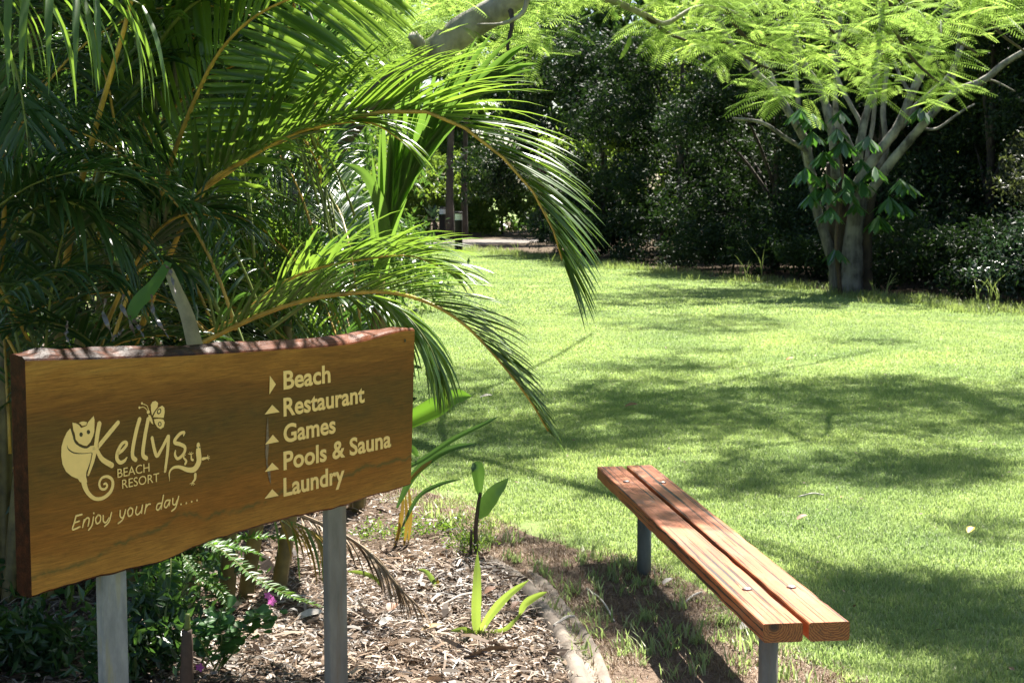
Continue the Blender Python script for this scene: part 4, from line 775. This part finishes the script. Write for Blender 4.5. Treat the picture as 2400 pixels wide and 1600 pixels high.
for (cx_, cy_) in [(600, 605), (720, 500), (650, 700), (740, 640), (850, 640), (620, 860), (740, 790), (1000, 830), (1000, 940), (910, 990), (700, 1140), (680, 940), (560, 780), (820, 730), (880, 760), (640, 790), (760, 860), (530, 500), (1090, 500), (960, 880), (800, 920), (560, 880), (700, 600), (600, 520), (1040, 860), (820, 820), (670, 860)]:
    c = at(1600+cx_/1.96+g.normal()*4, cy_/1.96+g.normal()*4, DT-.35-g.random()*.35); n = 10; P = []; D = []
    for j in range(n):
        a = j/n*6.28+g.random(); D.append([math.cos(a)*.75, math.sin(a)*.75, -.45-g.random()*.25]); P.append(c+g.normal(size=3)*.01)
    D = np.array(D); X, Y, Z = frames(D, np.array([0, 0, 1.])); UT.append(bake(np.array([(0, 0, 0), (.3, -.10, -.02), (.7, -.145, -.06), (1, 0, -.14), (.7, .145, -.06), (.3, .10, -.02)]), np.array([[0, 1, 2, 3], [0, 3, 4, 5]]), np.array(P), X, Y, Z, g.uniform(.30, .42)))
for V, Fc in UT: link('leaf', mesh('leaf', V, Fc), M['umbrella'], up)

# ------------------------------------------------------------------ grass
def blades(n, size, L, W, seed, lean=.7):
    g = np.random.default_rng(seed); b = np.c_[g.uniform(-size/2, size/2, (n, 2)), np.zeros(n)]; a = g.uniform(0, 6.28, n); l = L*g.uniform(.45, 1.2, n); le_ = g.uniform(.15, lean, n)
    D = np.stack([np.cos(a)*le_, np.sin(a)*le_, np.ones(n)], 1); D = norm(D); Wd = np.stack([-np.sin(a), np.cos(a), np.zeros(n)], 1)*(W*g.uniform(.6, 1.3, n)/2)[:, None]
    m1 = b+D*(l*.55)[:, None]; t = m1+norm(D+np.stack([np.cos(a), np.sin(a), -.2*np.ones(n)], 1)*.8*le_[:, None])*(l*.45)[:, None]
    V = np.stack([b-Wd, b+Wd, m1+Wd*.8, m1-Wd*.8, t], 1); Fc = []
    V = V.reshape(-1, 3); base = np.arange(n)*5
    q = np.stack([base, base+1, base+2, base+3], 1).tolist(); t3 = np.stack([base+3, base+2, base+4], 1).tolist(); return V, q+t3
def scatter(name, sources, pts, kinds, rz, scl, m, label=None):
    """one stuff object: geometry nodes put tufts on points"""
    me = mesh(name, pts, []) if False else bpy.data.meshes.new(name); me.vertices.add(len(pts)); me.vertices.foreach_set('co', np.asarray(pts, np.float32).ravel())
    for nm, typ, arr, key in (('k', 'INT', np.asarray(kinds, np.int32), 'value'), ('s', 'FLOAT', np.asarray(scl, np.float32), 'value'), ('r', 'FLOAT_VECTOR', np.c_[np.zeros(len(pts)), np.zeros(len(pts)), rz].astype(np.float32).ravel(), 'vector')):
        me.attributes.new(nm, typ, 'POINT').data.foreach_set(key, arr)
    o = bpy.data.objects.new(name, me); col.objects.link(o); ng = bpy.data.node_groups.new(name+'_nodes', 'GeometryNodeTree')
    ng.interface.new_socket('Geometry', in_out='INPUT', socket_type='NodeSocketGeometry'); ng.interface.new_socket('Geometry', in_out='OUTPUT', socket_type='NodeSocketGeometry')
    N = ng.nodes; Lk = ng.links; gi = N.new('NodeGroupInput'); go = N.new('NodeGroupOutput'); jn = N.new('GeometryNodeJoinGeometry')
    def attr(n_, t_): a = N.new('GeometryNodeInputNamedAttribute'); a.data_type = t_; a.inputs[0].default_value = n_; return a.outputs[0]
    for i, so_ in enumerate(sources):
        oi = N.new('GeometryNodeObjectInfo'); oi.inputs[0].default_value = so_; oi.inputs['As Instance'].default_value = True
        cp = N.new('FunctionNodeCompare'); cp.data_type = 'INT'; cp.operation = 'EQUAL'; Lk.new(attr('k', 'INT'), cp.inputs[2]); cp.inputs[3].default_value = i
        ip = N.new('GeometryNodeInstanceOnPoints'); Lk.new(gi.outputs[0], ip.inputs['Points']); Lk.new(cp.outputs[0], ip.inputs['Selection']); Lk.new(oi.outputs['Geometry'], ip.inputs['Instance'])
        er = N.new('FunctionNodeEulerToRotation'); Lk.new(attr('r', 'FLOAT_VECTOR'), er.inputs[0]); Lk.new(er.outputs[0], ip.inputs['Rotation']); Lk.new(attr('s', 'FLOAT'), ip.inputs['Scale']); Lk.new(ip.outputs[0], jn.inputs[0])
    Lk.new(jn.outputs[0], go.inputs[0]); md_ = o.modifiers.new('scatter', 'NODES'); md_.node_group = ng; o['kind'] = 'stuff'; return o
def source(name, V, Fc, m):
    me = mesh(name, V, Fc); me.materials.append(m); return bpy.data.objects.new(name, me)
near_s = [source('tuft', *blades(380, .24, .029, .0038, 200+i, .9), M['grass']) for i in range(4)]
mid_s = [source('tuft_mid', *blades(620, .5, .032, .0055, 210+i, .9), M['grass']) for i in range(3)]
far_s = [source('tuft_far', *blades(760, 1.0, .034, .013, 220+i, .8), M['grass']) for i in range(3)]
def inside(poly, q):
    x, y = q[:, 0], q[:, 1]; c = np.zeros(len(q), bool); n = len(poly)
    for i in range(n):
        x1, y1 = poly[i]; x2, y2 = poly[(i+1) % n]
        s = (y1 > y) != (y2 > y); xi = (x2-x1)*(y-y1)/((y2-y1) if y2 != y1 else 1e-9)+x1; c ^= s & (x < xi)
    return c
bed_poly = [tuple(p) for p in kc]+[(.2, 2.0), (-9, 2.0), (-9, 30), (-4.5, 30), (-2.6, 14)]
soil_poly = [tuple(p) for p in kc[::-1][8:]]+[(-1.6, 9.6)]+[tuple(p) for p in soil_out]+[(1.3, 3.6), (kc[-1][0], 3.6)]
lawn_poly = [tuple(p) for p in le]+[(14, 0), (-12, 0), (-12, 60)]
def pts_grid(x0, x1, y0, y1, st, jit):
    xs, ys = np.meshgrid(np.arange(x0, x1, st), np.arange(y0, y1, st)); q = np.c_[xs.ravel(), ys.ravel()]; return q+rng.uniform(-jit, jit, q.shape)
def vis(q, mgn=.7): return np.abs(q[:, 0]) < q[:, 1]*.325+mgn
P_, K_, S_ = [], [], []
q = pts_grid(-4, 6, 4.2, 12.5, .17, .05); q = q[vis(q) & ~inside(bed_poly, q)]; ins = inside(soil_poly, q+rng.normal(size=q.shape)*.10)
pn = np.array([math.sin(a*3.1+1)*math.cos(b*2.7)+math.sin(a*7+b*5)*.5 for a, b in q]); keep = ~ins; q = q[keep]; P_.append(q); K_.append(rng.integers(0, 4, len(q))); S_.append(rng.uniform(.8, 1.25, len(q)))
q = pts_grid(-6, 8, 12.5, 22, .40, .1); q = q[vis(q) & inside(lawn_poly, q) & ~inside(bed_poly, q)]; P_.append(q); K_.append(rng.integers(4, 7, len(q))); S_.append(rng.uniform(.85, 1.2, len(q)))
q = pts_grid(-12, 12, 22, 54, .80, .2); q = q[vis(q, 1.5) & inside(lawn_poly, q)]; q = q[~((q[:, 0] < .5) & (q[:, 1] > 46.5))]; P_.append(q); K_.append(rng.integers(7, 10, len(q))); S_.append(rng.uniform(.85, 1.15, len(q)))
q = np.concatenate(P_); K_ = np.concatenate(K_); S_ = np.concatenate(S_)
scatter('grass', near_s+mid_s+far_s, np.c_[q, np.full(len(q), .001)], K_, rng.uniform(0, 6.28, len(q)), S_, M['grass'])
# straggling weeds on bare soil
ws = [source('weed', *blades(16, .07, .075, .007, 230+i, .9), M['grass']) for i in range(3)]+[source('dead_tuft', *blades(26, .14, .035, .003, 240+i, 2.5), M['dry']) for i in range(3)]
q = rng.uniform([-1.5, 4.6], [1.6, 9.2], (5200, 2)); q = q[inside(soil_poly, q)]
kk = np.where(rng.random(len(q)) < .13, rng.integers(0, 3, len(q)), rng.integers(3, 6, len(q))); scatter('soil_weeds', ws, np.c_[q, np.full(len(q), .007)], kk, rng.uniform(0, 6.28, len(q)), rng.uniform(.5, 1.3, len(q)), M['grass'])
# longer grass along the edge by the bush line
g = np.random.default_rng(77); es = [source('edge_tuft', *blades(40, .35, .16, .012, 250+i, .7), M['grass_pale']) for i in range(3)]
ii = g.integers(8, len(le)-8, 500); q = le[ii]+g.normal(size=(500, 2))*.35; scatter('edge_grass', es, np.c_[q, np.zeros(500)], g.integers(0, 3, 500), g.uniform(0, 6.28, 500), g.uniform(.5, 1.2, 500), M['grass_pale'])
WL = ['leftmost tall grass weed at the far lawn edge, nearest the bollards', 'short grass weed behind the drooping frond tip at the lawn edge', 'short leaning weed of the trio left of the many-limbed tree', 'middle weed of the trio left of the many-limbed tree', 'tallest branching weed just left of the many-limbed tree', 'lone low weed midway along the shady lawn edge', 'leaning weed just right of the thick dark trunk', 'shorter weed hugging the right side of the thick dark trunk', 'thin weed left of the grassy tuft at the right edge', 'tallest weed at the right edge of the photo', 'rightmost weed at the lawn edge']
for i, (x, y, h) in enumerate([(1213, 612, .55), (1290, 630, .4), (1735, 655, .45), (1750, 668, .6), (1785, 660, .8), (1620, 652, .35), (2075, 705, .5), (2050, 700, .35), (2290, 725, .55), (2320, 728, .7), (2340, 730, .5)]):
    p = gnd(x, y); e = empty('tall_weed', tuple(p), WL[i], 'weed', 'tall weeds along the lawn edge'); g = np.random.default_rng(300+i)
    for k in range(4): a = g.uniform(0, 6.28); blade([p, p+[math.cos(a)*.05, 0, h*.5], p+[math.cos(a)*h*.4, math.sin(a)*.1, h*g.uniform(.6, 1)]], .010, 'blade', M['grass_pale'], e, 1, .2)

# ------------------------------------------------------------------ mulch
g = np.random.default_rng(9); n = 80000
q = g.uniform([-3.0, 4.4], [.5, 9.0], (n, 2)); q = q[inside(bed_poly, q) & vis(q, .4)]
q = q[(q[:, 1] < 7.2) | (g.random(len(q)) < .35)]
n = len(q); CT = np.array([(0, -.5, 0), (0, .5, 0), (.5, .62, .10), (.5, -.62, .10), (1, .3, 0), (1, -.3, 0)]); CF = np.array([[0, 3, 2, 1], [3, 5, 4, 2]])
a = g.uniform(0, 6.28, n); D = norm(np.stack([np.cos(a), np.sin(a), g.normal(size=n)*.22], 1)); X, Y, Z = frames(D, np.array([0, 0, 1.])+g.normal(size=D.shape)*.5)
L = np.exp(g.normal(size=n)*.55)*.022; wr = np.where(g.random(n) < .6, g.uniform(.03, .10, n), g.uniform(.10, .30, n)); L = L*np.where(wr < .1, 1.7, 1); pos = np.c_[q, .014+np.abs(g.normal(size=n))*.014]
V = pos[:, None]+L[:, None, None]*(CT[None, :, 0:1]*X[:, None]+CT[None, :, 1:2]*wr[:, None, None]*Y[:, None]+CT[None, :, 2:3]*Z[:, None]); Fc = CF[None]+(np.arange(n)*6)[:, None, None]
mu = link('mulch', mesh('mulch', V.reshape(-1, 3), Fc.reshape(-1, 4)), M['chips']); mu['kind'] = 'stuff'
# ------------------------------------------------------------------ small plants
def leaf(P, wd, parent, m, name='leaf', **kw): return blade(P, wd, name, m, parent, **kw)
s1 = gnd(1118, 1305); d1 = s1[1]; cn = empty('canna_seedling', tuple(s1), 'dark-stemmed young plant with two broad leaves beside the kerb', 'plant')
limb(cn, [s1-[0, 0, .03], at(1115, 1240, d1), at(1122, 1180, d1), at(1127, 1150, d1)], .012, .008, M['stem'], 'stem', 8)
leaf(px([(1124, 1165, d1), (1122, 1130, d1-.02), (1120, 1100, d1-.03), (1112, 1083, d1-.02)]), .062, cn, M['broad'], pleats=3, fold=.5, wprof=([0, .2, .6, .85, 1], [.1, .6, 1, .9, .3]))
leaf(px([(1124, 1215, d1), (1135, 1190, d1-.01), (1158, 1155, d1-.02), (1178, 1135, d1-.02), (1192, 1119, d1-.02)]), .075, cn, M['broad'], pleats=3, fold=.15, wprof=([0, .15, .4, .7, 1], [.1, .85, 1, .65, .03]))
limb(cn, [s1+[-.03, 0, -.02], at(1105, 1240, d1)], .009, .006, M['stem'], 'cut_stub', 6)
s2 = gnd(1118, 1492); d2 = s2[1]; pl_ = empty('palm_seedling', tuple(s2), 'pale green palm seedling with one upright pleated leaf in the mulch', 'plant')
leaf(px([(1118, 1495, d2), (1116, 1440, d2), (1118, 1370, d2), (1119, 1290, d2+.03)]), .038, pl_, M['lime'], pleats=5, fold=.2, wprof=([0, .2, .5, .8, 1], [.35, .9, 1, .75, .02]))
leaf(px([(1120, 1488, d2), (1150, 1440, d2-.03), (1190, 1395, d2-.05), (1240, 1358, d2-.06)]), .034, pl_, M['lime'], pleats=4, fold=.3)
leaf(px([(1116, 1490, d2), (1090, 1475, d2-.05), (1055, 1478, d2-.08)]), .024, pl_, M['lime'], pleats=3, fold=.2)
leaf(px([(1135, 1480, d2), (1180, 1475, d2-.03), (1205, 1455, d2-.03), (1222, 1435, d2)]), .018, pl_, M['lime'], pleats=2, fold=.2)
leaf(px([(1218, 1440, d2), (1230, 1415, d2), (1255, 1398, d2), (1283, 1386, d2)]), .030, pl_, M['lime'], pleats=2, fold=.3)
s3 = gnd(1024, 1388); d3 = s3[1]; sp = empty('small_sprout', tuple(s3), 'small two-leaved sprout in the shaded mulch left of the palm seedling', 'plant')
leaf(px([(1024, 1388, d3), (1018, 1365, d3), (1000, 1340, d3), (978, 1333, d3)]), .022, sp, M['lime'], pleats=2); leaf(px([(1025, 1390, d3), (1026, 1365, d3), (1024, 1350, d3)]), .014, sp, M['yellow'], pleats=2)
s4 = gnd(925, 1255); d4 = s4[1]; gl = empty('ginger_plant', tuple(s4), 'long arching green leaves reaching right from behind the board', 'plant')
for pts, wd, m in (([(900, 1110), (975, 1085), (1060, 1030), (1130, 995), (1170, 975)], .026, 'broad'), ([(930, 1190), (965, 1120), (1010, 1075), (1060, 1050), (1115, 1038)], .042, 'broad'), ([(940, 1240), (980, 1165), (1030, 1135), (1080, 1122)], .022, 'broad'), ([(955, 1130), (990, 1095), (1020, 1075)], .018, 'yellow'), ([(900, 1010), (960, 985), (1020, 955), (1065, 930), (1106, 928)], .10, 'fern'), ([(900, 1060), (960, 1050), (980, 1070)], .04, 'broad')):
    leaf([at(x, y, d4-.3+.02*i) for i, (x, y) in enumerate(pts)], wd, gl, M[m], pleats=3, fold=.25)
for (x0, y0, x1, y1) in ((945, 1150, 925, 1285), (950, 1160, 945, 1290), (958, 1140, 955, 1285), (938, 1200, 918, 1300)):
    leaf([at(x0, y0, d4-.25), at((x0+x1)/2+6, (y0+y1)/2, d4-.27), at(x1, y1, d4-.25)], .018, gl, M['yellow'], 'withered_leaf', pleats=1)
# low ground greenery by the kerb
g = np.random.default_rng(12)
for i, (x, y, r, lab) in enumerate(((985, 1262, .22, 'low feathery weed patch in the shade below the board corner'), (1085, 1255, .10, 'small dark weed beside the canna seedling'), (1090, 1300, .12, 'low green weeds at the foot of the dark stem'), (900, 1270, .2, 'leafy weeds under the right end of the board'))):
    p = gnd(x, y); e = empty('low_weed', tuple(p), lab, 'weed'); leaves([(p[0], p[1], .05, r, r*.6, .05)], 520, .020, M['palm'], 'foliage', e, g)
# fern fronds under the board
def fern(parent, P, L, n=60, m='fern', w=.011, seed=0, vee=10, droop=.3):
    P = catmull(np.array(P), 8); V, Fc = tube(P, np.linspace(.004, .0015, len(P)), 5); f = link('frond', mesh('frond', V, Fc), M['rachis_green'], parent)
    A = frond_arrays(P, L, n, t0=.08, ang=(75, 60), vee=vee, droop=droop, width=w, seg=3, seed=seed, prof=([0, .2, .7, 1], [.7, 1, .9, .15])); o = link('leaflets', strip_mesh(A, 'leaflets'), M[m], f); o['kind'] = 'stuff'
fe = empty('fishbone_fern', tuple(gnd(430, 1420)*[1, 1, 0]+np.array([0, .6, 0])), 'fishbone fern spreading bright green fronds under the board', 'fern')
for i, (pts, L) in enumerate(((([(420, 1240, 5.9), (520, 1290, 5.8), (600, 1355, 5.7), (690, 1400, 5.6), (765, 1425, 5.5)]), .045), (([(450, 1260, 6.3), (540, 1265, 6.3), (630, 1258, 6.3), (718, 1270, 6.3)]), .055), (([(440, 1280, 6.0), (500, 1275, 6.0), (560, 1285, 6.0), (615, 1300, 6.0)]), .05), (([(400, 1300, 5.8), (400, 1350, 5.75), (395, 1400, 5.7), (400, 1435, 5.7)]), .05), (([(370, 1290, 5.9), (350, 1350, 5.85), (320, 1400, 5.8)]), .05), (([(420, 1290, 5.8), (470, 1350, 5.75), (520, 1390, 5.7), (540, 1440, 5.65)]), .045), (([(180, 1330, 5.6), (170, 1380, 5.6), (165, 1430, 5.6)]), .045), (([(110, 1370, 5.6), (100, 1410, 5.6), (90, 1450, 5.6)]), .045), (([(300, 1300, 6.0), (230, 1360, 6), (180, 1420, 6)]), .045), (([(380, 1270, 6), (450, 1230, 6.1), (540, 1215, 6.2)]), .05))):
    fern(fe, px(pts), L, seed=i)
for i, (x, y, h, rr, lab) in enumerate(((40, 1570, .3, .25, 'dark low shrub in the shade at the lower left corner, left of the left post'), (340, 1600, .35, .25, 'dark broad-leaved plant in the shade between the posts'), (420, 1400, .45, .4, 'dark leafy plant behind the fern under the board'), (130, 1400, .6, .4, 'dark leafy plant behind the left end of the board'))):
    p = gnd(x, y); g = np.random.default_rng(400+i); e = empty('added_low_shrub', tuple(p), lab, 'shrub'); leaves([(p[0]+g.normal()*rr*.4, p[1]+g.normal()*rr*.3, h*g.uniform(.2, .8), rr*.5, rr*.5, h*.3) for _ in range(6)], 1400, .06, M['palm_dark'], 'foliage', e, g)  # dark plants put in to darken the lower left corner
# periwinkle-like herb with pink flowers
pw_ = empty('pink_periwinkle', tuple(gnd(560, 1530)), 'low rounded-leaf herb with two pink flowers under the board', 'plant'); g = np.random.default_rng(66); P = []; D = []
stems = [((470, 1560), (500, 1480), (520, 1430)), ((500, 1570), (560, 1470), (610, 1440)), ((520, 1560), (590, 1480), (650, 1450)), ((500, 1560), (470, 1500), (450, 1460)), ((510, 1570), (540, 1510), (560, 1480)), ((480, 1560), (520, 1500), (490, 1440))]
dP = 5.35
for s in stems:
    pts = [at(x, y, dP+g.normal()*.06) for x, y in s]; limb(pw_, pts, .004, .002, M['rachis_green'], 'stem', 5)
    cs = catmull(np.array(pts), 6)
    for c in cs[3:]:
        for _ in range(3): a = g.uniform(0, 6.28); P.append(c+g.normal(size=3)*.012); D.append([math.cos(a), math.sin(a)*.8, .35+g.normal()*.25])
D = np.array(D); X, Y, Z = frames(D, np.array([0, -.5, 1.])+g.normal(size=D.shape)*.3)
V, Fc = bake(np.array([(0, 0, 0), (.25, -.25, .03), (.65, -.32, .02), (.95, -.1, -.05), (.95, .1, -.05), (.65, .32, .02), (.25, .25, .03)]), np.array([[0, 1, 2, 3], [0, 3, 4, 4], [0, 4, 5, 6]])[:, :4] if False else np.array([[0, 1, 2, 3], [0, 3, 4, 5], [0, 5, 6, 0]])[:2], np.array(P), X, Y, Z, g.uniform(.035, .058, len(P)))
link('leaves', mesh('leaves', V, Fc), M['umbrella'], pw_)['kind'] = 'stuff'
for (x, y, s) in ((628, 1395, .011), (637, 1408, .013), (468, 1563, .012)):
    c = at(x, y, dP-.08); mb = MB()
    for k in range(5):
        a = k*1.257; u = np.array([math.cos(a), .2*math.sin(a*2), math.sin(a)]); w_ = np.array([-math.sin(a), 0, math.cos(a)]); mb.add([c, c+u*s*.8-w_*s*.5, c+u*s*1.4, c+u*s*.8+w_*s*.5], [[0, 1, 2, 3]])
    link('flower', mb.mesh('flower'), M['pink'], pw_)
# dead frond beside the right post and yellowing leaflets left of it
df = empty('dead_frond', tuple(gnd(900, 1420)), 'dry brown palm frond drooping to the mulch beside the right post', 'palm frond')
P = catmull(np.array(px([(700, 1205, 5.75), (770, 1235, 5.65), (840, 1275, 5.6), (890, 1320, 5.55), (930, 1370, 5.52), (985, 1425, 5.5)])), 8)
V, Fc = tube(P, np.linspace(.008, .003, len(P)), 6); link('rachis', mesh('rachis', V, Fc), M['dry'], df)
for (P2, seed, L, n, vee, mm) in ((P, 1, .20, 30, -30, 'dry'),):
    A = frond_arrays(P2, L, n, t0=.02, ang=(25, 12), vee=vee, droop=1.3, width=.012, seg=6, seed=seed)
    for a_ in A: link('leaflet', strip_mesh(a_[None], 'leaflet'), M[mm], df)
A = frond_arrays(catmull(np.array(px([(640, 1210, 5.6), (690, 1225, 5.55), (740, 1250, 5.5), (760, 1290, 5.5)])), 6), .24, 12, t0=0, ang=(40, 25), vee=-50, droop=2.0, width=.013, seg=6, seed=4)
yf = empty('yellowing_frond', tuple(gnd(735, 1440)), 'hanging yellow and rust leaflets just left of the right post', 'palm frond')
for i, a_ in enumerate(A): link('leaflet', strip_mesh(a_[None], 'leaflet'), M['yellow' if i % 3 else 'palm'], yf)
yl = empty('yellow_blade', tuple(gnd(850, 1400)), 'single curved yellow-green blade just right of the right post', 'leaf'); leaf(px([(815, 1338, 5.6), (850, 1342, 5.6), (880, 1355, 5.55), (892, 1375, 5.5)]), .016, yl, M['lime'], pleats=1)
# broken canes, cut stump, curled dead tips above the board
bc = empty('broken_cane', tuple(at(460, 900, 5.3)*[1, 1, 0]), 'snapped pale cane leaf folded to a point above the board', 'plant')
leaf(px([(460, 815, 5.3), (440, 740, 5.3), (415, 680, 5.3), (395, 632, 5.3)]), .055, bc, plain('split_cane', (.26, .23, .12), .5, .3, 20), 'half', pleats=1, fold=.5, wprof=([0, 1], [1, .55]))
leaf(px([(396, 615, 5.3), (360, 670, 5.25), (320, 715, 5.22), (305, 750, 5.2)]), .050, bc, M['fern'], 'half', pleats=2, fold=.2, wprof=([0, .5, .9, 1], [.5, 1, .8, .1]))
CL = ['twisted white-glinting dead leaf tip left of the orange stalks above the board', 'dark twisted dead leaf tip crossing in front of the orange stalks', 'long curled purple-grey leaf tip under the folded cane', 'short dead leaf piece joining the twisted tip at the board edge', 'dark slanting dead leaf tip between two curled ones', 'leftmost straight grey leaf tip above the board', 'short dead leaf tip hanging from the point of the folded cane']
for i, pts in enumerate(([(248, 700), (242, 730), (252, 760), (264, 790), (262, 800)], [(290, 690), (284, 715), (298, 740), (310, 770), (318, 790)], [(355, 690), (358, 725), (375, 760), (395, 790)], [(290, 770), (275, 785), (264, 800)], [(303, 740), (325, 765), (340, 795)], [(158, 752), (155, 780), (165, 810)], [(385, 620), (400, 640), (412, 690)])):
    e = empty('curled_dead_leaf', tuple(at(pts[0][0], 900, 5.1)*[1, 1, 0]), CL[i], 'leaf', 'curled leaf tips above the board')
    P = catmull(np.array([at(x, y, 5.2+.03*math.sin(k*2.)) for k, (x, y) in enumerate(pts)]), 6); tw = np.linspace(0, 7+i, len(P)); T = norm(np.gradient(P, axis=0)); A1 = norm(np.cross(T, [0, 1, .1])); B1 = np.cross(T, A1); W = A1*np.cos(tw)[:, None]+B1*np.sin(tw)[:, None]; wp = np.interp(np.linspace(0, 1, len(P)), [0, .5, 1], [.5, 1, .2])*.009
    link('blade', strip_mesh(np.stack([P-W*wp[:, None], P, P+W*wp[:, None]], 1)[None], 'blade'), M['curl'], e)
sk = gnd(435, 1640); st_ = empty('cane_stump', tuple(sk), 'dark cut cane stump with a pale top in front of the herb', 'stump')
limb(st_, [sk-[0, 0, .05], at(438, 1540, sk[1]), at(438, 1475, sk[1])], .026, .017, M['stem'], 'stem', 9); limb(st_, [at(438, 1474, sk[1]), at(440, 1438, sk[1])], .012, .008, M['rachis_green'], 'tip', 7)
# fallen leaves, sticks, nuts
def small(name, px_, py_, label, cat, m, L=.04, W=.02, up_=.012, rz=0., group=None):
    p = gnd(px_, py_); e = empty(name, tuple(p), label, cat, group); a = np.array([math.cos(rz), math.sin(rz), 0])
    leaf([p+[0, 0, up_]-a*L/2, p+[0, 0, up_+.012], p+[0, 0, up_+.02]+a*L/2], W, e, m, 'blade', pleats=1, fold=.5, facing=(0, -.2, 1)); return e
orange = plain('orange_petal', (.55, .14, .03), .5, .2, 30); brown = plain('brown_leaf', (.20, .10, .055), .6, .3, 30); pale = plain('pale_leaf', (.42, .38, .33), .6, .3, 30)
small('fallen_leaf', 1035, 728, 'orange fallen petal far down the lawn left of the low frond', 'leaf', orange, .10, .07, .03)
small('fallen_leaf', 1852, 850, 'orange fallen petal in the middle of the lawn above the shadow band', 'leaf', orange, .07, .05, .03)
small('fallen_leaf', 1480, 962, 'brown leaf lying in the shadow band on the lawn', 'leaf', brown, .10, .06, .03)
small('fallen_leaf', 1140, 940, 'pale leaf on the shaded lawn beside the board', 'leaf', pale, .10, .05, .03)
small('fallen_leaf', 2275, 1262, 'yellow fallen leaf on the grass right of the bench', 'leaf', plain('yellow_petal', (.6, .36, .03), .5, .2, 30), .055, .04, .035, .8)
small('fallen_leaf', 1880, 1232, 'curled dark brown leaf on the grass behind the bench', 'leaf', brown, .06, .035, .035, .3)
small('fallen_leaf', 1565, 1375, 'pale crumpled leaf on the soil under the bench', 'leaf', pale, .05, .03, .015, .5)
small('fallen_leaf', 1758, 1484, 'large pale dry leaf under the near end of the bench', 'leaf', pale, .08, .06, .02, .2)
small('fallen_leaf', 920, 1445, 'rust-brown curled leaf in the mulch below the dead frond', 'leaf', brown, .06, .05, .03, 1.2)
small('fallen_leaf', 1150, 1405, 'brown nut-like leaf curl behind the palm seedling', 'leaf', brown, .05, .04, .03, .4)
small('fallen_leaf', 730, 1465, 'broad pale leaf in the mulch just left of the right post', 'leaf', pale, .11, .06, .03, .3)
small('fallen_leaf', 1012, 1494, 'tan dry leaf left of the palm seedling base', 'leaf', plain('tan_leaf', (.42, .28, .13), .6, .3, 30), .08, .035, .03, .1)
small('fallen_leaf', 905, 1480, 'silvery grey leaf curl in the lit mulch', 'leaf', pale, .07, .04, .03, .9)
small('fallen_leaf', 1208, 1440, 'dark curled leaf beside the right seedling leaf', 'leaf', brown, .05, .03, .03, 1.0)
g = np.random.default_rng(71); q = g.uniform([-2, 5.3], [5, 20], (900, 2)); q = q[vis(q, .2) & ~inside(bed_poly, q)][:330]; D = np.c_[g.normal(size=(len(q), 2)), g.normal(size=len(q))*.2]; X, Y, Z = frames(D, np.array([0, 0, 1.])+g.normal(size=D.shape)*.3)
V, Fc = bake(LTV, LTF, np.c_[q, np.full(len(q), .026)], X, Y, Z, g.uniform(.012, .045, len(q))); link('leaf_litter', mesh('leaf_litter', V, Fc), M['dry'])['kind'] = 'stuff'
def stick(a, b, r, label, m, h=.02):
    p, q = gnd(*a), gnd(*b); o = link('stick', mesh('stick', *tube(catmull(np.array([p+[0, 0, h], (p+q)/2+[.01, .01, h+.012], q+[0, 0, h]]), 5), r, 6, .15)), m); tag(o, label, 'stick')
stick((1596, 1424), (1645, 1393), .004, 'pale forked stick on the dirt under the bench', pale, .012); stick((1872, 1178), (1930, 1174), .004, 'straw-coloured stick on the grass behind the bench', pale, .035)
stick((1030, 1440), (1107, 1408), .004, 'long pale stick behind the palm seedling', pale, .035); stick((1298, 1492), (1345, 1470), .006, 'pale root-like twig lying across the kerb', pale, .045)
stick((1375, 1385), (1440, 1462), .004, 'thin grey twig on the dark soil left of the bench', pale, .012); stick((975, 1120), (1080, 1270), .002, 'thin bare stalk leaning over the soil by the board', M['dry'], .06)
